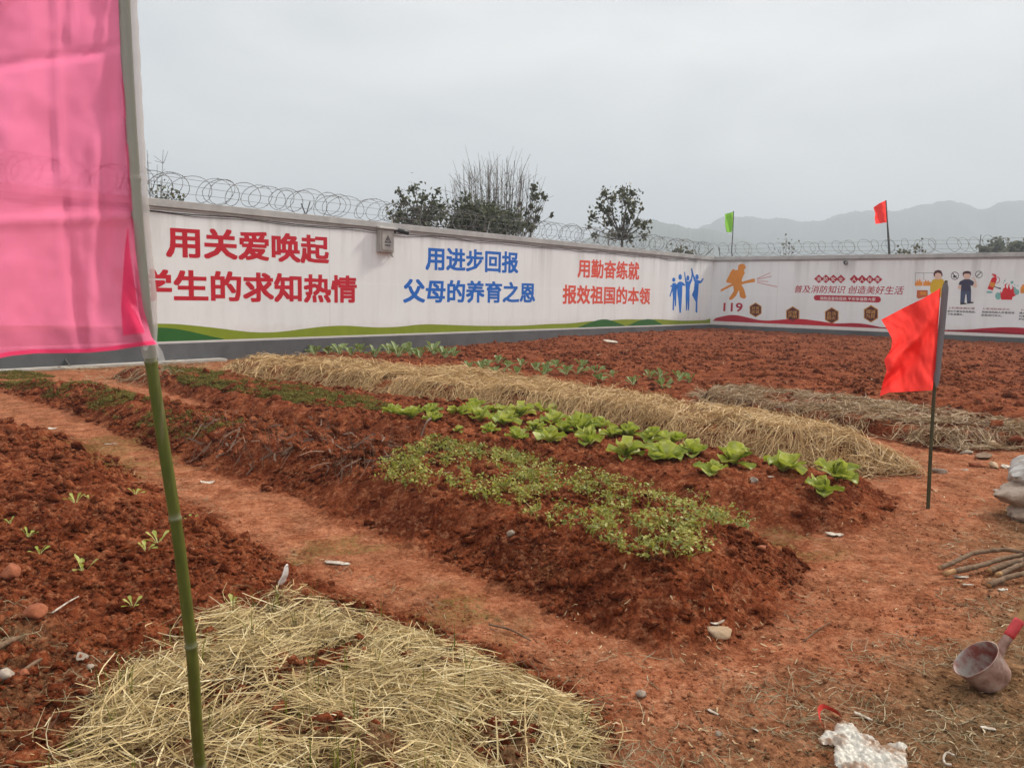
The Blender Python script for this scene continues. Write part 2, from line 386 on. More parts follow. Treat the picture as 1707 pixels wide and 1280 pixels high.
def straw_mat(name, stops, trans=.15):
    k = N(name); t = k.attr('tint')
    n = k.noise(38, 5, k.pos(), .7); f = k.math('ADD', k.math('MULTIPLY', t, .78), k.math('SUBTRACT', k.math('MULTIPLY', n, .62), .20))
    return k.done(k.leafy(k.ramp(f, stops), trans, .55, .35))
M['straw'] = straw_mat('pale_straw', [(.08, (.05, .026, .012)), (.26, (.16, .098, .040)), (.50, (.41, .288, .118)), (.74, (.63, .485, .235)), (.95, (.80, .70, .44))])
M['strawgold'] = straw_mat('golden_straw', [(.08, (.11, .052, .018)), (.32, (.32, .180, .068)), (.60, (.52, .335, .140)), (.95, (.72, .53, .28))])
M['strawold'] = straw_mat('weathered_straw', [(.05, (.08, .038, .018)), (.4, (.26, .155, .072)), (.7, (.42, .285, .145)), (.95, (.60, .46, .27))])
M['drygrass'] = straw_mat('dry_grass', [(.05, (.10, .07, .03)), (.4, (.25, .19, .10)), (.7, (.40, .33, .19)), (.95, (.55, .47, .30))])
M['mat'] = paint('straw_underlay', (.25, .17, .075, 1), .95, .45, 30, .03)
def leaf_mat(name, stops, rib=None, trans=.35, rough=.45):
    k = N(name); f = k.math('ADD', k.math('MULTIPLY', k.attr('tint'), .7), k.math('MULTIPLY', k.noise(35, 3, k.pos()), .3))
    c = k.ramp(f, stops)
    if rib: c = k.mix(k.attr('rib'), c, (*rib, 1))
    return k.done(k.leafy(c, trans, rough, .35 if rough < .8 else .05))
M['lettuce'] = leaf_mat('lettuce_leaf', [(.15, (.12, .175, .016)), (.42, (.27, .33, .032)), (.68, (.44, .47, .085)), (.92, (.60, .61, .25))], (.60, .62, .29), .4)
M['cabbage'] = leaf_mat('young_cabbage_leaf', [(.15, (.06, .105, .022)), (.5, (.135, .20, .045)), (.85, (.32, .38, .15))], (.40, .45, .24), .3)
M['celery'] = leaf_mat('celery_leaf', [(.10, (.065, .085, .010)), (.34, (.17, .195, .024)), (.60, (.33, .32, .045)), (.86, (.54, .50, .17))], None, .35)
M['cover'] = leaf_mat('creeping_weed_leaf', [(.08, (.050, .036, .008)), (.45, (.125, .105, .022)), (.8, (.30, .25, .075))], None, .3, .9)
M['treeleaf'] = leaf_mat('tree_leaf', [(.15, (.035, .045, .022)), (.6, (.085, .095, .045)), (.9, (.18, .18, .10))], None, .25)
M['bark'] = paint('grey_bark', (.075, .062, .052, 1), .9, .4, 6)
M['twig'] = paint('bare_twig', (.14, .115, .095, 1), .9, .4, 6)
M['dead'] = straw_mat('withered_leaf', [(.05, (.06, .028, .015)), (.45, (.17, .085, .046)), (.75, (.34, .22, .14)), (.97, (.54, .44, .35))], .2)

# ------------------------------------------------------------------ ground of the yard
def build_ground():
    th = np.concatenate([np.linspace(-74, -37, 60, endpoint=False), np.linspace(-37, 40, 860, endpoint=False), np.linspace(40, 74, 55)])
    th = np.radians(th); r = np.exp(np.linspace(math.log(1.15), math.log(62), 930))
    X = r[:, None]*np.sin(th)[None]; Y = r[:, None]*np.cos(th)[None]
    x = X.ravel(); y = Y.ravel(); lo = masks(x, y)
    z = smooth_h(x, y)+rough_h(x, y, lo)
    behind = np.minimum(-((x-C_[0])*N1[0]+(y-C_[1])*N1[1]), 9) ; b2 = -((x-C_[0])*N2[0]+(y-C_[1])*N2[1])
    z = np.where((behind > .12) | (b2 > .12), -.12, z)
    wob = .25*fbm(x*1.6, y*1.6, 4, 131)
    ol = sm((sdf(x, y, OLIVE)+wob+.1)/.7)*(.55+.5*np.clip(fbm(x*1.1, y*1.1, 3, 133)+.4, 0, 1))
    ol = np.maximum(ol, .9*sm((sdf(x, y, OLIVE2)+wob)/.4))
    ol = np.maximum(ol, .85*sm((sdf(x, y, STRAW_NEAR)+.05)/.12))
    sL = ((x-C_[0])*N1[0]+(y-C_[1])*N1[1]); ol = np.maximum(ol, .5*sm((1.3+wob*2-sL)/.8)*(np.hypot(x, y) < 26))
    ms = np.zeros_like(x)
    for px, py, rr in MOSS:
        g = G(px, py, .05); ms = np.maximum(ms, sm(1.25-np.hypot(x-g[0], y-g[1])/(rr*1.5)+fbm(x*5, y*5, 3, 141)*1.5))
    V = np.stack([x, y, z], 1); nr, ncol = X.shape
    i = np.arange(nr-1)[:, None]*ncol+np.arange(ncol-1)[None]; i = i.ravel()
    Q = np.stack([i, i+1, i+ncol+1, i+ncol], 1)[:, ::-1]
    zone = np.stack([lo, np.clip(ol, 0, 1), ms*.7, np.ones_like(x)], 1)
    # one sheet per plot of soil, and the trodden path between them
    fc = V[Q].mean(1); own = np.zeros(len(Q), int); names = ['trodden_path']
    for n, k in enumerate(('left', 'celery', 'lettuce', 'straw', 'cabbage', 'thin', 'field')):
        own[(sdf(fc[:, 0], fc[:, 1], BED[k][0]) > 0) & (own == 0)] = n+1; names.append('tilled_field' if k == 'field' else 'soil_bed')
    for n, nm in enumerate(names):
        q = Q[own == n]
        if not len(q): continue
        us, inv = np.unique(q, return_inverse=True)
        tag(npmesh(nm, V[us], inv.reshape(-1, 4), M['soil'], None, True, {'zone': zone[us]}), kind='structure')
build_ground()
g = MB(); g.grid([[(-6000, -300, -.16), (6000, -300, -.16)], [(-6000, 7000, -.16), (6000, 7000, -.16)]])
tag(g.build('ground', M['outer'], smooth=False), kind='structure')

# ------------------------------------------------------------------ hills far behind the yard
def ridge(prof, dist, seed, name, depth):
    px = np.array([p[0] for p in prof], float); py = np.array([p[1] for p in prof], float)
    xs = np.linspace(px[0], px[-1], 520); ys = np.interp(xs, px, py)
    k = np.ones(9)/9; ys[8:-8] = np.convolve(ys, k, 'same')[8:-8]
    rows = []
    az = []; top = []
    for x, y in zip(xs, ys):
        d = ray(x, y); az.append(math.atan2(d[0], d[1])); top.append(max(1, CAMH+dist*d[2]/math.hypot(d[0], d[1])))
    az = np.array(az); top = np.array(top)
    top = top+dist*.0034*fbm(az*60, az*0, 6, seed, .62)+dist*.0016*np.abs(vnoise(az*900, az*0+seed, seed+3))
    nR = 26
    for j in range(nR):
        t = j/(nR-1)
        if t <= .62: q = t/.62; dd = dist-depth*(1-q); hh = (q**1.15)
        else: q = (t-.62)/.38; dd = dist+depth*q; hh = 1-q*.9
        rough = dist*.012*fbm(az*22+3*t, az*0+t*5, 4, seed+9)*math.sin(math.pi*min(1, t/.62))*(t < .62)
        rows.append(np.stack([np.sin(az)*dd, np.cos(az)*dd, np.maximum(top*hh*1.0+rough*np.minimum(1, hh*2), -2)], 1))
    b = MB(); b.grid(np.array(rows)); return tag(b.build(name, M['hill']), kind='structure')
ridge([(700, 470), (850, 440), (960, 404), (1020, 381), (1060, 368), (1086, 365), (1113, 368), (1142, 376), (1190, 381), (1227, 389), (1249, 401), (1300, 425), (1380, 460)], 900, 7, 'hill', 300)
ridge([(1000, 430), (1100, 398), (1160, 378), (1200, 362), (1225, 357), (1245, 357), (1262, 363), (1300, 362), (1345, 363), (1370, 367), (1390, 357), (1420, 349), (1450, 350), (1490, 348), (1530, 339), (1570, 329), (1592, 330), (1625, 341), (1645, 342), (1670, 333), (1707, 326), (1760, 320), (1850, 338), (2000, 330), (2200, 370), (2500, 420)], 1250, 19, 'hill', 380)

# ------------------------------------------------------------------ the two walls
def on_wall(which, px, py):
    n, d = ((N1, D1) if which == 'L' else (N2, D2)); r = ray(px, py)
    t = ((C_-EYE)@n)/(r@n); p = EYE+r*t
    return float((p-C_)@d), float(p[2])
H_TOP = 3.30
def wall(which, x0, x1, label):
    d = D1 if which == 'L' else D2
    root = empty('perimeter_wall', C_, math.atan2(d[1], d[0]))
    tag(root, label, 'wall')
    b = MB(); b.box((x0, 0, -.5), (x1, .22, H_TOP-.16)); body = b.build('wall_body', M['wall'], root, False)
    e = -.072 if which == 'R' else 0
    b = MB(); b.box((x0, -.07, H_TOP-.16), (x1+e*0, .29, H_TOP)); b.box((x0, -.03, H_TOP-.215), (x1, .0, H_TOP-.163))
    c = b.build('coping', M['coping'], root, False)
    m = c.modifiers.new('bevel', 'BEVEL'); m.width = .012; m.segments = 2
    b = MB(); b.box((x0, -.025, -.5), (x1, .0, .30)); b.build('plinth', M['plinth'], root, False)
    return root
WL = wall('L', -46, 0, 'long white wall with red, blue and coral slogans on a grey plinth')
WR = wall('R', .0, 34, 'white wall with firefighter mural and fire safety notices, meeting the slogan wall')
b = MB(); b.box((-46, -.34, -.16), (-24, -.027, -.05)); b.build('drain_kerb', M['kerb'], WL, False)
LAY = .0012
def decal(which, name, polys, mat, layer=1, parent=None, loc=None):
    root = WL if which == 'L' else WR; b = MB()
    for P in polys:
        q = [on_wall(which, *p) for p in P]
        b.add([(u, -.0012-LAY*layer, z) for u, z in q], [tuple(range(len(q)))])
    return b.build(name, mat, parent or root, False)
def cr(ox, oy, s): return lambda pts: [(ox+x/s, oy+y/s) for x, y in pts]
def circ(cx, cy, rx, ry=None, n=18, a0=0.0): 
    ry = ry or rx
    return [(cx+rx*math.cos(2*math.pi*i/n+a0), cy+ry*math.sin(2*math.pi*i/n+a0)) for i in range(n)]
def text_mesh(s, bold):
    c = bpy.data.curves.new('lettering', 'FONT'); c.body = s; c.offset = bold; c.resolution_u = 2
    o = bpy.data.objects.new('lettering', c); COL.objects.link(o)
    bpy.context.view_layer.update()
    me = bpy.data.meshes.new_from_object(o.evaluated_get(bpy.context.evaluated_depsgraph_get()))
    V = np.array([v.co[:] for v in me.vertices]); Fs = [tuple(p.vertices) for p in me.polygons]
    bpy.data.objects.remove(o); bpy.data.curves.remove(c); bpy.data.meshes.remove(me)
    return V, Fs
def lettering(which, name, s, box, mat, bold=.02, layer=1, slant=0.0, gap=0.0):
    """box: left x, right x, (top, bottom) at the left, (top, bottom) at the right, in photo pixels; the brush is thickened by laying shifted strokes 0.1 mm apart"""
    xl, xr, (tl, bl), (tr, br_) = box
    V, Fs = text_mesh(s, 0.0)
    u0, zt0 = on_wall(which, xl, tl); _, zb0 = on_wall(which, xl, bl); u1, zt1 = on_wall(which, xr, tr); _, zb1 = on_wall(which, xr, br_)
    X0, X1_, Y0, Y1_ = V[:, 0].min()-bold, V[:, 0].max()+bold, V[:, 1].min()-bold, V[:, 1].max()+bold
    b = MB(); off = [(bold*i, bold*.85*j) for i in (-1, 0, 1) for j in (-1, 0, 1)] if bold > .014 else [(0, 0), (bold, bold*.5), (-bold, -bold*.5)]
    for n, (ox, oy) in enumerate(off):
        a = (V[:, 0]+ox-X0)/(X1_-X0); c = (V[:, 1]+oy-Y0)/(Y1_-Y0)
        u = u0+(u1-u0)*a+slant*(c-.5); zt = (zt0*(1-a)+zt1*a); zb = (zb0*(1-a)+zb1*a)
        b.add(np.stack([u, np.full_like(u, -.0012-LAY*layer-.0001*n), zb+(zt-zb)*c], 1), Fs)
    return b.build(name, mat, WL if which == 'L' else WR, False)
# --- long wall: three slogans
k1 = 3.879; X1 = lambda x: 240+x/k1; Y1 = lambda y: 250+y/k1
lettering('L', 'slogan_lettering', '用关爱唤起', (X1(137), X1(1196), (Y1(485), Y1(695)), (Y1(556), Y1(741))), M['red'], .032)
lettering('L', 'slogan_lettering', '学生的求知热情', (X1(-62), X1(1376), (Y1(762), Y1(978)), (Y1(812), Y1(991))), M['red'], .032)
k2 = 3.88; X2 = lambda x: 600+x/k2; Y2 = lambda y: 250+y/k2
lettering('L', 'slogan_lettering', '用进步回报', (X2(425), X2(1026), (Y2(620), Y2(778)), (Y2(662), Y2(800))), M['blue'], .030)
lettering('L', 'slogan_lettering', '父母的养育之恩', (X2(280), X2(1135), (Y2(830), Y2(990)), (Y2(858), Y2(990))), M['blue'], .030)
k3 = 4.128; X3 = lambda x: 900+x/k3; Y3 = lambda y: 270+y/k3
lettering('L', 'slogan_lettering', '用勤奋练就', (X3(262), X3(686), (Y3(664), Y3(796)), (Y3(690), Y3(815))), M['coral'], .028)
lettering('L', 'slogan_lettering', '报效祖国的本领', (X3(158), X3(760), (Y3(842), Y3(978)), (Y3(866), Y3(982))), M['coral'], .028)
# --- rolling green hills painted along the plinth
base = lambda x: 571.2-(x-260)*.0343
def band(which, name, top, x0, x1, mat, layer, bf=base, dy=.0):
    P = [(x, y) for x, y in top]; xs = np.linspace(x1, x0, 24)
    return decal(which, name, [P+[(x, bf(x)+dy) for x in xs]], mat, layer)
def curve(pts, n=90):
    p = np.array(pts, float); t = np.linspace(p[0, 0], p[-1, 0], n); y = np.interp(t, p[:, 0], p[:, 1])
    w = 5; yy = np.convolve(np.pad(y, w, 'edge'), np.ones(2*w+1)/(2*w+1), 'valid'); yy[0] = y[0]; yy[-1] = y[-1]
    return list(zip(t, yy))
limetop = [(-60, 545), (60, 542), (180, 546), (262, 538), (300, 540), (380, 549), (440, 557), (500, 549), (553, 542), (590, 542), (640, 549), (690, 541), (727, 538), (765, 545), (815, 541), (850, 546), (900, 540), (945, 539), (975, 541), (1000, 530), (1012, 529), (1045, 538), (1062, 533), (1080, 528), (1110, 533), (1150, 538), (1184, 531)]
band('L', 'painted_hills', curve(limetop, 160), -60, 1184, M['lime'], 1)
band('L', 'painted_hills', curve([(-60, 560), (100, 548), (200, 546), (285, 546), (320, 553), (375, 566.2)]), -60, 375, M['green'], 2)
band('L', 'painted_hills', curve([(962, 546.5), (985, 537), (1005, 531), (1020, 534), (1042, 543.5)], 40), 962, 1042, M['green'], 2)
band('L', 'painted_hills', curve([(1045, 543.5), (1065, 534), (1085, 531), (1100, 538), (1104, 541.5)], 40), 1045, 1104, M['green'], 2)
decal('L', 'painted_hills', [[(-60, base(-60)-1.4)]+[(1184, base(1184)-.5), (1184, base(1184)+.2), (-60, base(-60)+.4)]], M['white'], 3)
# --- four blue silhouettes at the end of the long wall
c4 = cr(900, 270, 4.128)
sil = [[(912, 835), (930, 832), (943, 845), (943, 870), (940, 905), (937, 992), (929, 992), (926, 935), (922, 1022), (912, 1020), (915, 930), (911, 888), (898, 927), (891, 925), (904, 880), (908, 858), (896, 860), (897, 853), (910, 846)], circ(921, 811, 11, 15),
       [(945, 835), (958, 824), (975, 824), (992, 836), (1002, 850), (996, 853), (980, 852), (979, 900), (976, 960), (970, 1038), (960, 1039), (952, 945), (946, 900), (944, 870), (925, 880), (922, 872), (938, 858)], circ(965, 792, 12, 20),
       [(1001, 840), (994, 780), (993, 757), (999, 755), (1003, 795), (1012, 822), (1024, 822), (1038, 805), (1044, 775), (1040, 735), (1046, 731), (1052, 770), (1048, 815), (1034, 846), (1030, 880), (1030, 930), (1026, 1020), (1018, 1023), (1017, 945), (1013, 1022), (1005, 1022), (1002, 930), (1004, 880)], circ(1018, 800, 10, 19),
       [(1064, 830), (1052, 790), (1043, 740), (1047, 733), (1058, 775), (1074, 812), (1088, 812), (1105, 820), (1121, 800), (1128, 803), (1112, 832), (1093, 838), (1091, 880), (1084, 960), (1083, 1038), (1071, 1035), (1072, 962), (1060, 940), (1046, 915), (1060, 880), (1062, 850)], circ(1081, 792, 12, 19)]
for i in range(0, 8, 2): decal('L', 'painted_figure', [c4(sil[i]), c4(sil[i+1])], M['silh'], 1)
# --- right wall: firefighter, 119, red wave
c5 = cr(1160, 320, 4.923)
decal('R', 'painted_firefighter', [c5([(345, 640), (348, 606), (362, 592), (378, 588), (398, 596), (410, 618), (410, 628), (398, 632), (394, 652), (402, 664), (384, 700), (376, 726), (380, 738), (470, 712), (484, 711), (486, 740), (425, 748), (386, 756), (374, 762), (396, 800), (413, 862), (402, 876), (384, 874), (362, 862), (354, 806), (330, 852), (302, 880), (276, 887), (272, 870), (296, 838), (312, 812), (306, 768), (206, 819), (203, 801), (296, 752), (252, 744), (250, 730), (284, 660), (304, 632), (324, 642)])], M['orange'], 1)
decal('R', 'painted_water_spray', [c5([(500, 710), (608, 663), (610, 667), (501, 715)]), c5([(502, 717), (620, 690), (622, 695), (502, 722)]), c5([(500, 730), (594, 733), (594, 738), (500, 735)]), c5([(502, 741), (666, 776), (668, 782), (502, 746)])], M['pinkline'], 1)
lettering('R', 'number_lettering', '119', (1160+228/4.923, 1160+386/4.923, (320+908/4.923, 320+980/4.923), (320+910/4.923, 320+984/4.923)), M['crimson'], .02)
wavetop = [c5([q])[0] for q in [(138, 1058), (180, 1030), (240, 1004), (300, 994), (350, 1000), (420, 1030), (490, 1058), (560, 1063), (640, 1055), (740, 1042), (860, 1038), (950, 1045), (1040, 1070), (1120, 1085), (1200, 1082), (1300, 1070), (1400, 1072)]] + [(1445, 540.5), (1470, 546.5), (1500, 550.5), (1540, 551), (1580, 549), (1600, 550.8), (1631, 548), (1660, 545.5), (1690, 545), (1720, 547.5), (1760, 553), (1820, 556), (1900, 552)]
wb = lambda x: 535+(x-1188)*.0447
band('R', 'painted_red_wave', curve(wavetop, 150), 1188.5, 1900, M['crimson'], 1, wb)
band('R', 'painted_red_wave', curve([(1255, 536.5), (1290, 534), (1330, 531.5), (1360, 534), (1395, 540.5)], 40), 1255, 1395, M['red'], 2, wb, -.3)
band('R', 'painted_red_wave', curve([(1580, 549.3), (1600, 551.2), (1640, 550.5), (1707, 556)], 40), 1580, 1707, M['darkcrim'], 2, wb, -.3)
HEX = [((490, 968), 57, '对党\n忠诚'), ((795, 1005), 63, '纪律\n严明'), ((1115, 1015), 65, '赴汤\n蹈火'), ((1437, 1000), 68, '竭诚\n为民')]
for (hx, hy), r, s in HEX:
    decal('R', 'painted_hexagon', [c5(circ(hx, hy, r*1.0, r*1.07, 6, math.pi/6))], M['gold'], 1)
    decal('R', 'painted_hexagon', [c5(circ(hx, hy, r*.88, r*.94, 6, math.pi/6))], M['maroon'], 2)
    (l, t), (rr, bb) = c5([(hx-r*.58, hy-r*.52), (hx+r*.58, hy+r*.52)])
    lettering('R', 'hexagon_lettering', s, (l, rr, (t, bb), (t+.4, bb+.4)), M['gold'], .012, 3)
c9 = cr(1300, 440, 8.535)
DIA = list(zip('消防安全人人有责', [555, 655, 762, 868, 1058, 1170, 1280, 1392], [213, 214, 215, 216, 217, 219, 221, 222]))
decal('R', 'painted_diamonds', [c9([(x-67, y), (x, y-63), (x+67, y), (x, y+63)]) for ch, x, y in DIA], M['crimson'], 1)
for ch, x, y in DIA:
    (l, t), (rr, bb) = c9([(x-30, y-28), (x+30, y+32)])
    lettering('R', 'diamond_lettering', ch, (l, rr, (t, bb), (t+.1, bb+.1)), M['white'], .012, 2 if ch != '防' else 2)
lettering('R', 'title_lettering', '普及消防知识 创造美好生活', (1325.2, 1507, (475.6, 488), (477, 491.5)), M['crimson'], .012, 1, .06)
pill = [(483+38*(1-math.sin(t)), 481-38*math.cos(t)) for t in np.linspace(0, -math.pi, 10)]
pill = [(521-38*math.sin(t), 481-38*math.cos(t)) for t in np.linspace(math.pi, 0, 10)] + [(1396+42*math.sin(t), 506-44*math.cos(t)) for t in np.linspace(0, math.pi, 10)]
decal('R', 'painted_banner', [c9(pill)], M['crimson'], 1)
lettering('R', 'banner_lettering', '消防连着你我他 平安幸福靠大家', (1300+570/8.535, 1300+1365/8.535, (440+464/8.535, 440+512/8.535), (440+480/8.535, 440+530/8.535)), M['white'], .012, 2)
# --- right wall: cartoon safety notices
c6 = cr(1420, 310, 4.742)
fr = [(500, 687, 645, 690), (500, 690, 503, 790), (568, 690, 571, 745)]
decal('R', 'painted_window', [c6([(a, b_), (c, b_), (c, d), (a, d)]) for a, b_, c, d in fr], M['lineg'], 1)
decal('R', 'painted_window_fire', [c6([(498, 790), (500, 750), (508, 765), (516, 735), (526, 758), (538, 730), (548, 762), (556, 748), (560, 790)]), c6([(563, 790), (565, 752), (574, 764), (584, 738), (594, 760), (604, 742), (612, 762), (622, 752), (624, 790)])], M['flame'], 1)
decal('R', 'painted_box', [c6([(515, 824), (600, 824), (600, 872), (528, 894), (512, 880)])], M['box'], 1)
decal('R', 'painted_box', [c6([(540, 836), (590, 836), (590, 862), (540, 862)])], M['orange'], 2)
decal('R', 'painted_woman', [c6([(618, 830), (622, 770), (640, 742), (670, 732), (715, 735), (735, 760), (728, 800), (725, 880), (640, 880)])], M['yellow'], 1)
decal('R', 'painted_woman', [c6(circ(682, 706, 33, 35))], M['skin'], 2)
decal('R', 'painted_woman', [c6([(648, 715), (646, 690), (660, 670), (685, 664), (708, 672), (718, 700), (714, 720), (704, 694), (680, 686), (660, 694), (656, 716)])], M['brownhair'], 3)
c10 = cr(1560, 430, 9.844)
P10 = lambda nm, pts, m, l: decal('R', nm, [c10(pts)], M[m], l)
P10('painted_man', [(360, 470), (395, 440), (430, 470), (405, 520), (365, 500)], 'skin', 1)
P10('painted_man', [(600, 440), (620, 425), (645, 430), (622, 350), (604, 320), (622, 318), (668, 400), (676, 470), (655, 492), (622, 480)], 'skin', 1)
P10('painted_man', [(465, 352), (500, 346), (560, 352), (612, 382), (632, 408), (600, 462), (572, 448), (580, 548), (410, 548), (418, 445), (372, 440), (395, 385)], 'navy', 2)
P10('painted_man', [(408, 545), (580, 545), (576, 730), (512, 730), (502, 592), (486, 600), (470, 738), (400, 738)], 'jeans', 3)
P10('painted_man', [(400, 736), (470, 734), (505, 742), (505, 758), (404, 768)], 'ink', 4)
P10('painted_man', [(512, 726), (576, 720), (618, 722), (618, 742), (514, 752)], 'ink', 4)
P10('painted_man', circ(512, 292, 62, 60), 'skin', 3)
P10('painted_man', [(444, 292), (440, 250), (462, 224), (520, 214), (566, 224), (580, 258), (574, 290), (560, 262), (500, 258), (462, 266), (456, 296)], 'brownhair', 4)
def ring(cx, cy, ro, ri, n=24):
    a = circ(cx, cy, ro, None, n); b_ = circ(cx, cy, ri, None, n); return [[a[i], a[(i+1) % n], b_[(i+1) % n], b_[i]] for i in range(n)]
decal('R', 'painted_sign', [c10(q) for q in ring(313, 294, 66, 56)], M['ink'], 1)
decal('R', 'painted_sign', [c10([(266, 252), (276, 244), (362, 336), (352, 344)]), c10([(280, 300), (310, 280), (322, 300), (346, 284), (322, 322), (290, 326)])], M['ink'], 2)
decal('R', 'painted_sign', [c10(q) for q in ring(707, 272, 60, 51)], M['ink'], 1)
decal('R', 'painted_sign', [c10([(664, 302), (742, 228), (750, 236), (672, 312)])], M['ink'], 2)
P10('painted_extinguisher', [(912, 345), (935, 318), (975, 312), (1005, 330), (1000, 365), (935, 535), (846, 508)], 'fire', 2)
P10('painted_extinguisher', [(902, 390), (984, 420), (955, 492), (872, 458)], 'orange', 3)
P10('painted_extinguisher', [(955, 462), (1030, 488), (1066, 488), (1070, 516), (1036, 508), (952, 474)], 'ink', 3)
P10('painted_extinguisher', [(968, 312), (920, 282), (914, 272), (960, 284), (920, 262), (924, 254), (990, 274), (1000, 312)], 'fire', 2)
decal('R', 'painted_extinguisher', [c10([(1000+52*math.cos(a), 360+56*math.sin(a)), (1000+52*math.cos(a+.26), 360+56*math.sin(a+.26)), (1000+43*math.cos(a+.26), 360+47*math.sin(a+.26)), (1000+43*math.cos(a), 360+47*math.sin(a))]) for a in np.arange(-1.5, 1.6, .25)], M['crimson'], 1)
P10('painted_extinguisher', circ(880, 562, 54, 18), 'teal', 1)
P10('painted_smoke', circ(1025, 625, 52, 60), 'teal', 1); P10('painted_smoke', circ(1325, 560, 46, 48), 'teal', 1); P10('painted_smoke', circ(1295, 510, 22, 36), 'teal', 2)
for x, y, r in [(1250, 402, 26), (1130, 378, 14), (1145, 350, 7), (1296, 446, 10), (1342, 456, 9), (1110, 412, 8)]: P10('painted_smoke', circ(x, y, r), 'teal', 1)
P10('painted_flames', [(1072, 685), (1062, 620), (1058, 545), (1080, 575), (1108, 500), (1140, 480), (1124, 450), (1150, 425), (1182, 410), (1150, 450), (1160, 490), (1178, 510), (1190, 450), (1220, 415), (1206, 465), (1232, 525), (1262, 490), (1240, 455), (1275, 470), (1284, 520), (1276, 570), (1296, 545), (1286, 600), (1312, 590), (1308, 620), (1260, 640), (1248, 688)], 'fire', 2)
P10('painted_flames', [(1390, 580), (1384, 520), (1402, 470), (1430, 430), (1460, 440), (1500, 470), (1520, 530), (1505, 582)], 'flame', 1)
P10('painted_flames', [(1408, 578), (1404, 540), (1430, 500), (1470, 520), (1490, 578)], 'orange', 2)
def small(s, x0, x1, y0, y1, m, b_=.008, sk=.10):
    (l, t), (r, bt) = c10([(x0, y0), (x1, y1)]); dd = (r-l)*.03
    lettering('R', 'notice_lettering', s, (l, r, (t, bt), (t+dd, bt+dd)), M[m], b_, 1)
small('2.杜绝违禁火源', 215, 640, 800, 836, 'darkcrim'); small('家中不要存放危险品，', 193, 660, 856, 890, 'ink', .02); small('不乱丢烟头。', 193, 458, 904, 938, 'ink', .02)
small('3.用消防栓灭火', 775, 1220, 815, 850, 'darkcrim'); small('到现场沟助人员使用消', 758, 1290, 868, 904, 'ink', .02); small('防栓进行灭火。', 752, 1090, 920, 956, 'ink', .02)
small('4.遇火', 1395, 1560, 832, 868, 'darkcrim'); small('遇火', 1370, 1480, 886, 920, 'ink', .02); small('内容', 1370, 1480, 936, 970, 'ink', .02); small('跑出', 1362, 1470, 985, 1018, 'ink', .02)
# thin cables clipped under the coping of the long wall
b = MB(); rg = np.random.default_rng(4)
for z0, r0_ in ((H_TOP-.245, .008), (H_TOP-.29, .006)):
    xs = np.arange(-44, -1, .5); b.tube(np.stack([xs, np.full_like(xs, -.012), z0+.012*np.sin(xs*2.1)+.01*rg.normal(size=len(xs))], 1), r0_, 5)
b.build('cable', M['black'], WL)

# ------------------------------------------------------------------ razor wire on both walls
def razor(root_label, which, x0, x1, pitch, seed):
    d = D1 if which == 'L' else D2; rg = np.random.default_rng(seed)
    root = empty('razor_wire_fence', C_+np.array([0, 0, H_TOP]), math.atan2(d[1], d[0]))
    tag(root, root_label, 'razor wire')
    n = int((x1-x0)/pitch); per = 22; t = np.arange(n*per+1)/per; ph = 2*math.pi*t
    jit = np.interp(t, np.arange(n+2), rg.normal(size=n+2)*.17*pitch/.3); rr = .285+np.interp(t, np.arange(n+2), rg.normal(size=n+2)*.035)
    kk = np.interp(t, np.arange(n+2), rg.uniform(.30, .58, n+2))
    x = x0+t*pitch+jit+kk*np.cos(ph+.25)*(.50 if which == 'R' else -.46); y = .10+rr*np.cos(ph)*.9; z = .30+rr*np.sin(ph)
    b = MB(); P = np.stack([x, y, z], 1); b.tube(P, .0065, 4, False)
    for i in range(0, len(P)-1, 3):            # little blades along the wire
        p = P[i]; T = P[i+1]-P[i]; T /= np.linalg.norm(T); s = rg.normal(size=3); s -= T*(s@T); s /= np.linalg.norm(s)
        b.add([p-T*.028, p+s*.014, p+T*.028, p-s*.014], [(0, 1, 2, 3)])
    b.build('wire_coil', M['wire'], root)
    for z_ in (.16, .34, .50):
        xs = np.linspace(x0, x1, 60); q = MB(); q.tube(np.stack([xs, np.full_like(xs, .1), z_+.02*np.sin(xs*1.3+z_*9)], 1), .004, 4, False); q.build('strand', M['wire'], root)
    return root
def bracket(root, x, lean, mat, hgt=.34, spread=.20):
    q = MB()
    for s in (-1, 1):
        q.tube([(x, .1, -.02), (x+lean*s*.02+s*spread*.9, .1+s*.10, hgt*(.85+.15*s))], .016, 4)
    q.build('wire_bracket', mat, root, False)
ZL = razor('razor wire coil along the coping of the long slogan wall', 'L', -44, -.2, .30, 3)
ZR = razor('razor wire coil along the coping of the firefighter wall', 'R', .2, 32, .40, 8)
for px, py, m in ((514, 358, 'iron'), (816, 392, 'wire'), (1018, 410, 'wire')): bracket(ZL, on_wall('L', px, py)[0], 1, M[m])
for P in ([(.25, .1, 0), (.18, .12, .42)], [(-.55, .1, 0), (-.1, .1, .38)]):
    q = MB(); q.tube(P, .017, 4); q.build('wire_bracket', M['iron'], ZR, False)
for px in (1631,): 
    u = on_wall('R', px, 420)[0]; q = MB(); q.tube([(u, .1, 0), (u+.02, .1, .66)], .014, 4); q.build('wire_bracket', M['wire'], ZR, False)

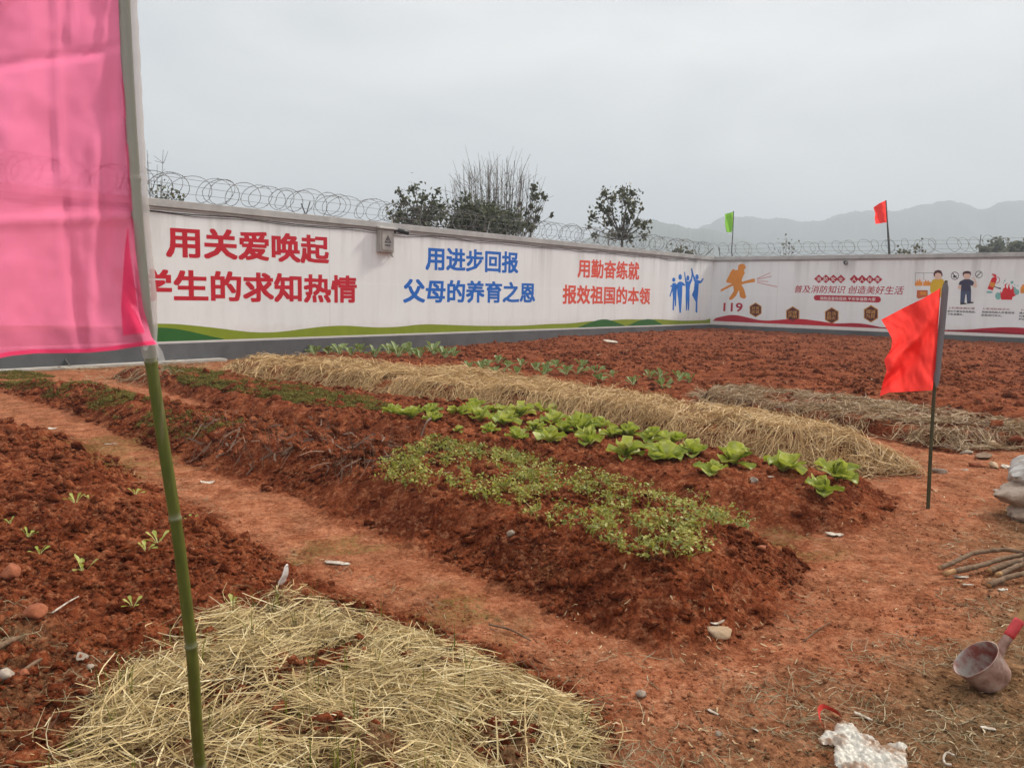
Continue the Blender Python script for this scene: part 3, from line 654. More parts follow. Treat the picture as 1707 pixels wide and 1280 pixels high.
# ------------------------------------------------------------------ boxes and cameras on the walls
u, z = on_wall('L', 639, 402); org = C_+D1*u+N1*.0+np.array([0, 0, z])
bx = empty('electrical_box', org, math.atan2(D1[1], D1[0])); tag(bx, 'grey metal electrical box with a warning triangle, fixed high on the slogan wall', 'electrical box')
h = .30; w = .24
b = MB(); b.box((-w, -.16, -h), (w, -.004, h)); o = b.build('cabinet', M['steelbox'], bx, False); o.modifiers.new('bevel', 'BEVEL').width = .012
b = MB(); b.add([(-w-.05, -.22, h+.003), (w+.05, -.22, h+.003), (w+.05, -.004, h+.003), (-w-.05, -.004, h+.003), (-w-.05, -.22, h+.03), (w+.05, -.22, h+.03), (w+.05, -.004, h+.09), (-w-.05, -.004, h+.09)], [(0, 3, 2, 1), (4, 5, 6, 7), (0, 1, 5, 4), (1, 2, 6, 5), (2, 3, 7, 6), (3, 0, 4, 7)]); b.build('hood', M['steelbox'], bx, False)
b = MB(); b.box((-w+.05, -.178, -h+.05), (w-.04, -.163, h-.04)); dr = b.build('door', M['steelbox'], bx, False); dr.modifiers.new('bevel', 'BEVEL').width = .006
b = MB(); b.add([(.0, -.184, .15), (.11, -.184, -.05), (-.11, -.184, -.05), (.0, -.184, .10), (.07, -.184, -.025), (-.07, -.184, -.025)], [(0, 1, 4, 3), (1, 2, 5, 4), (2, 0, 3, 5)]); b.box((-.012, -.187, .0), (.012, -.182, .06)); b.box((-.09, -.185, -.13), (.09, -.182, -.10)); b.build('warning_mark', M['ink'], dr, False)
b = MB(); b.tube([(w-.06, -.09, -h), (w-.05, -.09, -h-.06), (w+.02, -.08, -h-.10), (w+.05, -.03, -h-.04), (w+.05, -.015, h+.3)], .018, 8); b.build('conduit', M['steelbox'], bx)
def cctv(org, rz, label, s=1.0, yaw=.7):
    r = empty('security_camera', org, rz); tag(r, label, 'camera')
    b = MB(); b.box((-.05*s, -.03*s, -.05*s), (.05*s, -.003, .05*s)); b.tube([(0, -.02*s, 0), (0, -.16*s, .02*s), (.05*s, -.22*s, .0)], .018*s, 8); b.build('mount', M['black'], r, False)
    c, s_ = math.cos(yaw), math.sin(yaw); ax = np.array([s_, -c, -.18]); ax /= np.linalg.norm(ax); o = np.array([.05*s, -.22*s, 0])
    b = MB(); b.tube([o-ax*.08*s, o+ax*.02*s, o+ax*.17*s], np.array([.05, .056, .056])*s, 12); b.build('housing', M['black'], r)
    b = MB(); b.tube([o+ax*.171*s, o+ax*.185*s], np.array([.040, .036])*s, 12); b.build('lens', M['steelbox'], r)
    return r
u, z = on_wall('L', 656, 386); cctv(C_+D1*u+np.array([0, 0, z]), math.atan2(D1[1], D1[0]), 'dark bullet camera beside the electrical box, under the coping of the slogan wall', 1.15, 1.15)
u, z = on_wall('R', 1410, 438); cctv(C_+D2*u+np.array([0, 0, z]), math.atan2(D2[1], D2[0]), 'small black camera on the firefighter wall, above the row of diamond lettering', 1.25, .5)

# ------------------------------------------------------------------ loose clods
def in_poly(P, n, rg, dens=None):
    P = np.asarray(P)[:, :2]; lo = P.min(0); hi = P.max(0); got = []; tot = 0
    while tot < n:
        q = rg.uniform(lo, hi, (n*2, 2)); k = inside(q[:, 0], q[:, 1], P)
        if dens is not None: k &= rg.random(len(q)) < dens(q[:, 0], q[:, 1])
        q = q[k]; got.append(q); tot += len(q)
    return np.concatenate(got)[:n]
def lumps_mesh(name, P, size, mat, rg, sub=2, flat=.7, zone=None):
    V0, F0 = ico(sub); n = len(P); m = len(V0)
    nz = 1+.38*rg.normal(size=(12, m)); 
    kind = rg.integers(0, 12, n); ang = rg.uniform(0, 6.28, n); s = size[:, None]*rg.uniform(.65, 1.25, (n, 3)); s[:, 2] *= flat
    base = V0[None]*nz[kind][:, :, None]*s[:, None, :]
    c, sn = np.cos(ang)[:, None], np.sin(ang)[:, None]
    tl = rg.uniform(-.5, .5, n)[:, None]
    x = base[:, :, 0]*c-base[:, :, 1]*sn; y = base[:, :, 0]*sn+base[:, :, 1]*c; z = base[:, :, 2]+tl*base[:, :, 0]
    z0 = full_h(P[:, 0], P[:, 1])+size*.18
    V = np.stack([x+P[:, :1], y+P[:, 1:2], z+z0[:, None]], 2).reshape(-1, 3)
    Fs = (F0[None]+(np.arange(n)*m)[:, None, None]).reshape(-1, 3)
    zc = np.tile(np.array([1, 0, 0, 1.]), (len(V), 1)) if zone is None else np.repeat(zone, m, 0)
    return npmesh(name, V, Fs, mat, None, True, {'zone': zc})
rg = np.random.default_rng(11)
far_w = lambda k: (lambda x, y: np.clip(k/np.hypot(x, y)**2, 0, 1)*((np.abs(np.arctan2(x, y)) < .66)*.95+.05)*(y > 1.6)*np.clip(.55+1.9*fbm(x*1.8, y*1.8, 3, 401), .12, 1))
P = np.concatenate([in_poly(BED['left'][0], 15000, rg, far_w(9)), in_poly(BED['celery'][0], 9000, rg, far_w(18)), in_poly(BED['lettuce'][0], 2600, rg, far_w(50)), in_poly(BED['cabbage'][0], 900, rg), in_poly(BED['thin'][0], 500, rg)])
d = np.hypot(P[:, 0], P[:, 1])
size = np.clip(rg.lognormal(-4.75, .68, len(P)), .003, .05)*np.clip(d/5, .7, 1.8)
tag(lumps_mesh('soil_clods', P, size, M['soil'], rg, 1), 'crumbly red soil clods strewn over the raised vegetable beds', 'soil clods', kind='stuff')
P = in_poly(BED['field'][0], 15000, rg, far_w(300)); size = np.clip(rg.lognormal(-3.85, .55, len(P)), .008, .08)
tag(lumps_mesh('soil_clods', P, size, M['soil'], rg, 1), 'rough clods turned up over the tilled red field below the walls', 'soil clods', kind='stuff')
PATH = np.array([G(*q)[:2] for q in [(0, 690), (250, 770), (460, 900), (700, 990), (1000, 1080), (1250, 1090), (1360, 960), (1330, 890), (1500, 860), (1530, 770), (1720, 760), (1850, 1300), (960, 1400), (1040, 1220), (850, 1095), (560, 980), (330, 850)]])
P = in_poly(PATH, 5000, rg, far_w(9)); size = np.clip(rg.lognormal(-5.6, .5, len(P)), .0018, .012)
zn = np.stack([rg.random(len(P))**2*.6, sm((sdf(P[:, 0], P[:, 1], OLIVE)+.1)/.7)*.9, np.zeros(len(P)), np.ones(len(P))], 1)
tag(lumps_mesh('soil_crumbs', P, size, M['soil'], rg, 1, .7, zn), 'small soil crumbs and grit lying on the trodden dirt path', 'soil crumbs', kind='stuff')

# ------------------------------------------------------------------ straw
def strands(name, P, th, L, w, lift, rg, mat, seg=5, curl=.5, slope=.25, hfun=smooth_h, tint=None, zoff=0.0):
    kb = .07 if curl < .15 else .25; ab = .05 if curl < .15 else .10
    n = len(P); t = np.linspace(-.5, .5, seg+1)[None]
    kap = rg.normal(size=(n, 1))*curl; kink = (rg.random((n, 1)) < kb)*rg.normal(size=(n, 1))*.9
    a = th[:, None]+kap*t*2+kink*(t > rg.uniform(-.3, .3, (n, 1)))
    dx = np.cos(a)*L[:, None]/seg; dy = np.sin(a)*L[:, None]/seg
    x = P[:, :1]+np.cumsum(dx, 1)-dx.sum(1, keepdims=True)/2; y = P[:, 1:2]+np.cumsum(dy, 1)-dy.sum(1, keepdims=True)/2
    z = hfun(x.ravel(), y.ravel()).reshape(x.shape)+lift[:, None]+zoff+(t*L[:, None])*rg.normal(size=(n, 1))*slope
    arch = rg.normal(size=(n, 1))*ab*L[:, None]; z = z+arch*(.25-t*t)*2
    z = np.maximum(z, hfun(x.ravel(), y.ravel()).reshape(x.shape)+.002)
    tilt = rg.uniform(-1.1, 1.1, (n, 1)); nx = -np.sin(a)*np.cos(tilt); ny = np.cos(a)*np.cos(tilt); nz = np.sin(tilt)*np.ones_like(a)
    ww = (w[:, None]*.5)*np.where(np.abs(t) > .45, .6, 1)
    A = np.stack([x+nx*ww, y+ny*ww, z+nz*ww], 2); B = np.stack([x-nx*ww, y-ny*ww, z-nz*ww], 2)
    m = seg+1; V = np.concatenate([A, B], 1).reshape(-1, 3)
    f = np.array([[i, i+1, m+i+1, m+i] for i in range(seg)]); Fs = (f[None]+(np.arange(n)*2*m)[:, None, None]).reshape(-1, 4)
    tn = rg.random(n) if tint is None else tint
    return V, Fs, np.repeat(tn, 2*m)
def straw_bed(name, sets, mat, under, label, cat, kind='stuff'):
    Vs, Fs, T = [], [], []; n = 0
    for V, F, t in sets: Vs.append(V); Fs.append(F+n); T.append(t); n += len(V)
    return tag(npmesh(name, np.concatenate(Vs), np.concatenate(Fs), mat, None, False, {'tint': np.concatenate(T)}), label, cat, kind=kind)
rg = np.random.default_rng(21)
near_h = lambda x, y: smooth_h(x, y)+.028*fbm(x*4, y*4, 3, 201)+.020
# near heap, laid over the end of the left bed
wob = lambda x, y: (sdf(x, y, STRAW_NEAR)+.13*fbm(x*5, y*5, 3, 203))
dens = lambda x, y: sm((wob(x, y)+.02)/.12)*np.clip(.60+2.4*fbm(x*4.2, y*4.2, 3, 207), .16, 1)
GROW = STRAW_NEAR+(STRAW_NEAR-STRAW_NEAR.mean(0))*.12
sets = []
for n, (la, lb), lift in ((10000, (.02, .13), .004), (7500, (.05, .20), .018), (5600, (.08, .26), .038)):
    P = in_poly(GROW, n, rg, dens); L = rg.uniform(la, lb, n)
    flow = .25+2.2*fbm(P[:, 0]*2.0, P[:, 1]*1.6, 3, 211); th = np.where(rg.random(n) < .38, flow+rg.normal(size=n)*.35, rg.uniform(0, 6.28, n))
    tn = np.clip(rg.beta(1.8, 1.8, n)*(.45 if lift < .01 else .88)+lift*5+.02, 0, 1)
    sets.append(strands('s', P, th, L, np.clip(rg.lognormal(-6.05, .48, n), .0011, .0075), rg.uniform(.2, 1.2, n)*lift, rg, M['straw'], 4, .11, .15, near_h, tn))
P = in_poly(GROW, 420, rg, lambda x, y: (np.abs(wob(x, y)) < .14)*1.0); n = len(P)
sets.append(strands('s', P, rg.uniform(0, 6.28, n), rg.uniform(.12, .34, n), rg.uniform(.002, .0045, n), rg.uniform(.005, .03, n), rg, M['straw'], 5, .7, .12, full_h))
straw_bed('straw_mulch', sets, M['straw'], None, 'loose pale straw heaped over the end of the nearest bed, beside the bamboo pole', 'straw mulch')
# green shoots poking through the near straw
def spikes(P, h, w, lean, rg, hfun):
    n = len(P); t = np.linspace(0, 1, 4)[None]; az = rg.uniform(0, 6.28, (n, 1)); l = np.abs(rg.normal(size=(n, 1)))*lean
    z0 = hfun(P[:, 0], P[:, 1])[:, None]
    x = P[:, :1]+np.cos(az)*l*h[:, None]*t**2; y = P[:, 1:2]+np.sin(az)*l*h[:, None]*t**2; z = z0+h[:, None]*t
    ww = w[:, None]*.5*(1-t*.85); ca = rg.uniform(0, 3.14, (n, 1))
    A = np.stack([x+np.cos(ca)*ww, y+np.sin(ca)*ww, z], 2); B = np.stack([x-np.cos(ca)*ww, y-np.sin(ca)*ww, z], 2)
    V = np.concatenate([A, B], 1).reshape(-1, 3); f = np.array([[i, i+1, 5+i, 4+i] for i in range(3)])
    return V, (f[None]+(np.arange(n)*8)[:, None, None]).reshape(-1, 4), np.repeat(rg.random(n), 8)
ctr = in_poly(STRAW_NEAR, 70, rg); P = np.repeat(ctr, 4, 0)+rg.normal(size=(280, 2))*.012
V, F, t = spikes(P, rg.uniform(.05, .15, len(P)), rg.uniform(.003, .005, len(P)), .25, rg, near_h)
tag(npmesh('garlic_shoots', V, F, M['celery'], None, False, {'tint': t*.35}), 'thin green shoots growing up through the pale straw in the foreground', 'shoots', kind='stuff')

# long straw bed
SB = BED['straw'][0]; sd_h = lambda x, y: smooth_h(x, y)+.09*fbm(x*2.6, y*2.6, 4, 221)+.03*sm((sdf(x, y, SB)+.05)/.2)
ed = lambda x, y: sm((sdf(x, y, SB)+.16*fbm(x*4, y*4, 3, 223)+.10)/.16)
SG = SB+(SB-SB.mean(0))*np.array([.03, .03]); sets = []
axis = math.atan2(*(G(330, 605)-G(1500, 760))[[1, 0]])
for n, (la, lb), lift in ((15000, (.10, .32), .015), (13000, (.12, .34), .04), (8000, (.14, .36), .075)):
    P = in_poly(SG, n, rg, lambda x, y: ed(x, y)*np.clip(70/np.hypot(x, y)**2, .35, 1)*np.clip(.62+1.7*fbm(x*2.3, y*2.3, 3, 229), .22, 1)); dd = np.hypot(P[:, 0], P[:, 1])
    flow = axis+1.57+2.8*fbm(P[:, 0]*1.5, P[:, 1]*1.5, 3, 227); th = np.where(rg.random(n) < .55, flow+rg.normal(size=n)*.5, rg.uniform(0, 6.28, n))
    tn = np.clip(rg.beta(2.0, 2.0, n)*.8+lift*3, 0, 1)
    sets.append(strands('s', P, th, rg.uniform(la, lb, n), rg.uniform(.003, .0075, n)*np.clip(dd/8.5, .9, 1.6), rg.uniform(.1, 1.2, n)*lift, rg, None, 4, .28, .24, sd_h, tn))
for n in (2600,):                                # loops hanging out along the front foot
    P = in_poly(SG, n, rg, lambda x, y: (np.abs(sdf(x, y, SB)-.02) < .16)*1.0)
    sets.append(strands('s', P, rg.uniform(0, 6.28, n), rg.uniform(.15, .4, n), rg.uniform(.003, .006, n), rg.uniform(.01, .09, n), rg, None, 5, 1.3, .30, smooth_h, rg.beta(2, 3, n)))
xs = np.linspace(SB[:, 0].min()-.2, SB[:, 0].max()+.2, 260); ys = np.linspace(SB[:, 1].min()-.2, SB[:, 1].max()+.2, 240)
long_straw = straw_bed('straw_mulch', sets, M['strawgold'], None, 'thick golden straw covering the long ridge behind the lettuces', 'straw mulch')
# thin weathered straw on the bed behind the red flag
TB = BED['thin'][0]; sets = []
for n, (la, lb), lift in ((5200, (.08, .28), .012), (3600, (.12, .36), .035)):
    P = in_poly(TB+(TB-TB.mean(0))*.05, n, rg, lambda x, y: np.clip(.42+1.6*fbm(x*2.2, y*2.2, 3, 231), .05, 1))
    sets.append(strands('s', P, rg.uniform(0, 6.28, n), rg.uniform(la, lb, n), rg.uniform(.004, .009, n), rg.uniform(.1, 1.2, n)*lift, rg, None, 5, .35, .2, lambda x, y: smooth_h(x, y)+.03, rg.beta(2, 2.2, n)))
straw_bed('straw_mulch', sets, M['strawold'], None, 'thin weathered straw on the low bed behind the standing red flag', 'straw mulch')
# dead grass and fibres on the trodden ground
sets = []
for poly, n, l0, l1, w0 in ((OLIVE, 9500, .02, .09, .0018), (OLIVE2, 2600, .03, .12, .0018), (PATH, 900, .02, .12, .002)):
    P = in_poly(poly, n, rg, lambda x, y: np.clip(9/np.hypot(x, y)**2, 0, 1)*np.clip(.5+2*fbm(x*3, y*3, 3, 241), .05, 1))
    sets.append(strands('s', P, rg.uniform(0, 6.28, n), rg.uniform(l0, l1, n), rg.uniform(w0*.7, w0*1.6, n), rg.uniform(.001, .012, n), rg, None, 4, .4, .25, full_h, rg.beta(1.7, 2.6, n)))
Pn = np.concatenate([np.array([GT(x, y)[:2]]) for x, y in [(225, 600), (262, 603), (300, 608), (170, 618), (230, 628), (205, 622), (330, 612), (250, 635), (240, 618)]]); P = np.repeat(Pn, 60, 0)+rg.normal(size=(60*len(Pn), 2))*.28; n = len(P)
sets.append(strands('s', P, rg.uniform(0, 6.28, n), rg.uniform(.08, .3, n), rg.uniform(.005, .009, n), rg.uniform(.01, .06, n), rg, None, 4, .9, .3, full_h, rg.beta(2, 2.4, n)))
straw_bed('dry_grass', sets, M['drygrass'], None, 'dead grass bits and fibres scattered over the bare brown ground', 'dry grass')

# ------------------------------------------------------------------ leafy crops
EDGE = [0]
def leaf_grid(L, wmax, a0, bend, cup, ruffle, rg, nl=8, nw=7, stalk=.0, top=.55):
    """one leaf from the origin outward along +x; returns grid (nl, nw, 3) and rib mask"""
    v = np.linspace(0, 1, nl); th = a0+bend*v; ds = L/(nl-1)
    px = np.concatenate([[0], np.cumsum(np.sin((th[1:]+th[:-1])/2)*ds)]); pz = np.concatenate([[0], np.cumsum(np.cos((th[1:]+th[:-1])/2)*ds)])
    q = np.clip((v-stalk)/(1-stalk), 0, 1); W = wmax*(q**top)*np.sqrt(np.clip(1-q**4.5, 0, 1))+.012*L+.04*L*(v < stalk+.01)
    w = np.linspace(-1, 1, nw); ph = rg.uniform(0, 6.28, 3)
    X = px[:, None]*np.ones(nw)[None]; Y = W[:, None]*w[None]; Z = pz[:, None]*np.ones(nw)[None]
    nx = -np.cos(th)[:, None]; nz_ = np.sin(th)[:, None]
    off = cup*W[:, None]*w[None]**2+ruffle*L*(np.abs(w)[None]**2)*np.sin(v[:, None]*11+ph[0]+3*np.sign(w)[None]+ph[1])*q[:, None]
    off = off+.02*L*rg.normal(size=(nl, nw))*q[:, None]
    X = X+nx*off; Z = Z+nz_*off; EDGE[0] = (np.abs(w)[None]**4*np.ones(nl)[:, None])*q[:, None]
    rib = np.clip(1-np.abs(w)[None]*2.6*np.ones(nl)[:, None]/(1.2-v[:, None]), 0, 1)*(1-.5*v[:, None])
    rib = np.maximum(rib, (v < stalk)[:, None]*.8)
    return np.stack([X, Y, Z], 2), rib
def rosette(name, spec, rg, mat):
    Vs, Fs, T, Rb = [], [], [], []; n = 0
    for az, L, wm, a0, bend, cup, ruf, st, tint in spec:
        Gd, rib = leaf_grid(L, wm, a0, bend, cup, ruf, rg, stalk=st)
        c, s = math.cos(az), math.sin(az); tw = rg.normal()*.12
        x = Gd[..., 0]*c-(Gd[..., 1])*s; y = Gd[..., 0]*s+Gd[..., 1]*c; z = Gd[..., 2]+tw*Gd[..., 1]
        V = np.stack([x+.012*c, y+.012*s, z], 2).reshape(-1, 3); a, b_ = Gd.shape[:2]
        Fs.append(np.array([(i*b_+j, i*b_+j+1, (i+1)*b_+j+1, (i+1)*b_+j) for i in range(a-1) for j in range(b_-1)])+n)
        Vs.append(V); T.append(np.clip(tint+.10*rg.normal(size=len(V))+.22*EDGE[0].ravel()-.06, 0, 1)); Rb.append(rib.ravel()*.75); n += len(V)
    o = npmesh(name, np.concatenate(Vs), np.concatenate(Fs), mat, None, True, {'tint': np.concatenate(T), 'rib': np.concatenate(Rb)})
    return o
def lettuce_spec(rg, n=10):
    sp = []
    for i in range(n):
        t = i/(n-1); az = i*2.4+rg.normal()*.25
        sp.append((az, .195*(1-.22*t)*rg.uniform(.78, 1.15), .084*(1-.2*t)*rg.uniform(.8, 1.25), 1.08-.80*t+rg.normal()*.18, .80-.5*t+rg.normal()*.35, .45+.5*t, .085, .0, .38+.38*t+rg.normal()*.13))
    return sp
def cab_spec(rg, n=6):
    return [(i*2.4+rg.normal()*.3, rg.uniform(.14, .21), rg.uniform(.042, .058), .75-.55*i/n+rg.normal()*.15, .55+rg.normal()*.25, .4, .015, .36, .45+.3*rg.random()) for i in range(n)]
def seed_spec(rg, n=5):
    return [(i*2.4+rg.normal()*.3, rg.uniform(.06, .10), rg.uniform(.014, .022), .75-.45*i/n+rg.normal()*.2, .6+rg.normal()*.2, .2, .01, .42, .5+.4*rg.random()) for i in range(n)]
def proto(name, fn, k, mat, seed): 
    r = np.random.default_rng(seed); return [rosette(name, fn(r), r, mat) for _ in range(k)]
def plant_out(name, protos, pts, labels, cat, group, sink=.01):
    rg = np.random.default_rng(len(pts)); used = set()
    for i, ((px, py, s), lab) in enumerate(zip(pts, labels)):
        k = int(rg.integers(0, len(protos))) if i >= len(protos) else i
        if k in used: o = protos[k].copy(); COL.objects.link(o)
        else: o = protos[k]; used.add(k)
        g = GT(px, py); g[2] = float(smooth_h(g[0], g[1]))+.025
        o.location = (g[0], g[1], g[2]-sink); s *= rg.uniform(.92, 1.08)
        o.scale = (s, s, s*rg.uniform(.85, 1.15)); o.rotation_euler = (rg.normal()*.09, rg.normal()*.09, rg.uniform(0, 6.28))
        tag(o, lab, cat, group)
ORD = ['first', 'second', 'third', 'fourth', 'fifth', 'sixth', 'seventh', 'eighth', 'ninth', 'tenth', 'eleventh', 'twelfth', 'thirteenth', 'fourteenth', 'fifteenth', 'sixteenth', 'seventeenth', 'eighteenth', 'nineteenth', 'twentieth', 'twenty-first', 'twenty-second', 'twenty-third', 'twenty-fourth', 'twenty-fifth', 'twenty-sixth', 'twenty-seventh', 'twenty-eighth', 'twenty-ninth', 'thirtieth', 'thirty-first', 'thirty-second']
LET = [(653, 692, .75), (688, 700, 1), (719, 690, .95), (722, 706, .75), (764, 697, 1), (791, 690, 1.2), (764, 721, .4), (800, 704, .95), (840, 710, 1.2), (817, 725, .7), (832, 690, .7), (867, 697, 1.1), (909, 692, 1.1), (920, 710, 1.0), (861, 736, .7), (892, 721, .8), (916, 741, 1.15), (967, 722, 1.25), (940, 724, .9), (997, 718, 1), (981, 745, .95), (1018, 731, .8), (1048, 729, .95), (1042, 765, 1.0), (1110, 770, 1.3), (1088, 735, .8), (1120, 744, 1.0), (1155, 763, 1.05), (1222, 776, 1.15), (1188, 795, .95), (1304, 789, 1.15), (1394, 803, 1.05), (1369, 826, .85)]
LET.sort()
def size_word(s, a=.8, b_=1.12): return 'small' if s < a else 'large' if s > b_ else 'mid-sized'
n = len(LET)
labs = [f"{size_word(s)} yellow-green leaf lettuce, {ORD[min(i, n-1-i)]} from the {'left' if i <= n-1-i else 'right'} end of the lettuce bed" for i, (x, y, s) in enumerate(LET)]
plant_out('lettuce', proto('lettuce', lettuce_spec, 6, M['lettuce'], 31), [(x, y, s*.92) for x, y, s in LET], labs, 'lettuce', 'leaf lettuces growing in the bed before the long straw')
CAB = [(781, 616, 1), (803, 619, .9), (813, 612, .9), (830, 607, 1), (830, 626, 1), (847, 614, .9), (862, 627, .9), (868, 612, .9), (893, 619, 1), (906, 627, 1.05), (912, 616, .8), (927, 614, .9), (944, 627, .95), (961, 625, 1), (969, 615, 1), (994, 624, .9), (1001, 640, 1), (1022, 630, .8), (1056, 643, 1.05), (1083, 633, 1), (1100, 633, 1), (1104, 649, 1.25), (1132, 637, .95), (1150, 639, .9)]
CAB.sort(); n = len(CAB)
labs = [f"young cabbage behind the golden straw, {ORD[min(i, n-1-i)]} from the {'left' if i <= n-1-i else 'right'} of its row" for i in range(n)]
plant_out('young_cabbage', proto('young_cabbage', cab_spec, 5, M['cabbage'], 37), [(x, y, s*1.15) for x, y, s in CAB], labs, 'cabbage plant', 'young cabbages behind the long straw bed')
GR = [(508, 592, 1), (525, 594, .9), (548, 591, 1), (566, 592, 1.15), (586, 594, .95), (602, 590, 1), (625, 597, .9), (648, 592, 1.1), (664, 596, 1.2), (683, 594, 1), (700, 598, 1.15), (722, 593, 1.25), (742, 598, 1), (757, 596, .8)]
labs = [f"leafy green vegetable, {ORD[min(i, 13-i)]} from the {'left' if i <= 13-i else 'right'} end of the row near the grey plinth" for i in range(14)]
plant_out('leafy_vegetable', proto('leafy_vegetable', lambda r: cab_spec(r, 8), 4, M['cabbage'], 41), [(x, y, s*1.45) for x, y, s in GR], labs, 'vegetable plant', 'leafy vegetables in the row near the plinth')
SEED = [(140, 962, 1.5, 'bushiest pale seedling in the left soil bed, left of the bamboo pole'), (48, 903, 1, 'thin seedling near the left frame edge on the left soil bed'), (66, 933, 1, 'pale seedling just above the bushiest one on the left soil bed'), (244, 926, 1.1, 'bright green seedling beside the dark one, left of the bamboo pole'), (264, 914, 1.2, 'dark-leaved seedling close to the left side of the bamboo pole'), (126, 845, 1.2, 'spreading green seedling high on the left soil bed'), (150, 840, .7, 'tiny seedling beside the spreading one, high on the left soil bed'), (226, 830, 1, 'pale seedling at the upper edge of the left soil bed, left of the pole'), (319, 879, .95, 'small pale seedling just right of the bamboo pole'), (388, 1022, 1.0, 'pale seedling at the top edge of the near straw'), (222, 1022, .8, 'small two-leaved seedling between the pole and the left frame edge'), (17, 880, .7, 'tiny seedling at the far left frame edge')]
plant_out('seedling', proto('seedling', seed_spec, 4, M['lettuce'], 43), [(q[0], q[1], q[2]*.68) for q in SEED], [q[3] for q in SEED], 'seedling', 'seedlings in the left soil bed', .0)

# celery / coriander patch and low weeds: leaflets nobody could count
def leafbits(P, h, spread, nst, nlf, size, rg, hfun, stalk_w):
    """P plant feet; nst stems each; nlf leaflets per stem"""
    n = len(P); m = n*nst; az = rg.uniform(0, 6.28, m); out_ = np.abs(rg.normal(size=m))*spread; hh = np.repeat(h, nst)*rg.uniform(.45, 1.1, m)
    foot = np.repeat(P, nst, 0); z0 = np.repeat(hfun(P[:, 0], P[:, 1]), nst)
    t = np.linspace(0, 1, 4)[None]; x = foot[:, :1]+np.cos(az)[:, None]*out_[:, None]*t**1.5; y = foot[:, 1:2]+np.sin(az)[:, None]*out_[:, None]*t**1.5; z = z0[:, None]+hh[:, None]*t*(1-.18*t)
    ww = stalk_w*.5; px, py = -np.sin(az)[:, None]*ww, np.cos(az)[:, None]*ww
    V = [np.concatenate([np.stack([x+px, y+py, z], 2), np.stack([x-px, y-py, z], 2)], 1).reshape(-1, 3)]
    f = np.array([[i, i+1, 5+i, 4+i] for i in range(3)]); Fs = [(f[None]+(np.arange(m)*8)[:, None, None]).reshape(-1, 4)]; T = [np.repeat(.55+.3*rg.random(m), 8)]
    q = m*nlf; tip = np.stack([x[:, -1], y[:, -1], z[:, -1]], 1); c = np.repeat(tip, nlf, 0)+rg.normal(size=(q, 3))*size*np.array([.75, .75, .4])
    a = rg.uniform(0, 6.28, q); s = size*rg.uniform(.6, 1.3, q); el = rg.normal(size=q)*.45; ro = rg.normal(size=q)*.45
    d = np.stack([np.cos(a)*np.cos(el), np.sin(a)*np.cos(el), np.sin(el)], 1); w = np.stack([-np.sin(a)*np.cos(ro), np.cos(a)*np.cos(ro), np.sin(ro)], 1)
    up = np.cross(d, w); Q = np.stack([c-d*s[:, None]*.55, c+w*s[:, None]*.42+up*s[:, None]*.12, c+d*s[:, None]*.6-up*s[:, None]*.1, c-w*s[:, None]*.42+up*s[:, None]*.12], 1).reshape(-1, 3)
    V.append(Q); Fs.append((np.arange(q)[:, None]*4+np.arange(4)[None])+m*8); tl = np.repeat(rg.random(n), nst*nlf)*.5+rg.random(q)*.5; T.append(np.repeat(tl, 4))
    return np.concatenate(V), np.concatenate(Fs), np.concatenate(T)
rg = np.random.default_rng(51)
CEL = np.array([GT(*q)[:2] for q in [(628, 800), (665, 768), (700, 757), (760, 750), (850, 768), (950, 797), (1100, 832), (1252, 872), (1245, 890), (1200, 912), (1160, 952), (1085, 948), (1000, 915), (935, 908), (895, 878), (800, 862), (700, 832), (640, 815)]])
P = in_poly(CEL, 370, rg, lambda x, y: np.clip(.85+.9*fbm(x*2.5, y*2.5, 3, 251), .35, 1))
ht = rg.uniform(.055, .13, len(P)); V, F, t = leafbits(P, ht, .048, 5, 5, .021, rg, lambda x, y: smooth_h(x, y)+.02, .0024)
tag(npmesh('celery_plants', V, F, M['celery'], None, False, {'tint': t}), 'patch of small light green celery plants on the middle soil bed', 'celery', kind='stuff')
def cover(pts, n, size, h, seed, label, d0=.5):
    rg = np.random.default_rng(seed); poly = np.array([GT(*q)[:2] for q in pts]); P = in_poly(poly, n, rg, lambda x, y: np.clip(d0+2.2*fbm(x*1.7, y*1.7, 3, seed+1), .02, 1))
    V, F, t = leafbits(P, rg.uniform(.4, 1.2, n)*h, h*.7, 3, 4, size, rg, full_h, .004)
    tag(npmesh('ground_cover', V, F, M['cover'], None, False, {'tint': t}), label, 'ground cover', kind='stuff')
cover([(-80, 612), (60, 622), (160, 640), (250, 665), (330, 690), (420, 708), (330, 740), (230, 712), (120, 672), (0, 648), (-80, 640)], 6500, .015, .022, 61, 'low dark green weeds creeping over the far end of the bed behind the bamboo pole')
cover([(240, 612), (330, 618), (480, 640), (640, 668), (660, 690), (560, 682), (420, 660), (300, 642)], 6500, .016, .024, 63, 'low pale green sprouts along the bed in front of the long straw', .6)
cover([(880, 556), (900, 551), (935, 552), (948, 560), (900, 566)], 140, .07, .26, 65, 'clump of grey-green weeds at the foot of the slogan wall', 1)
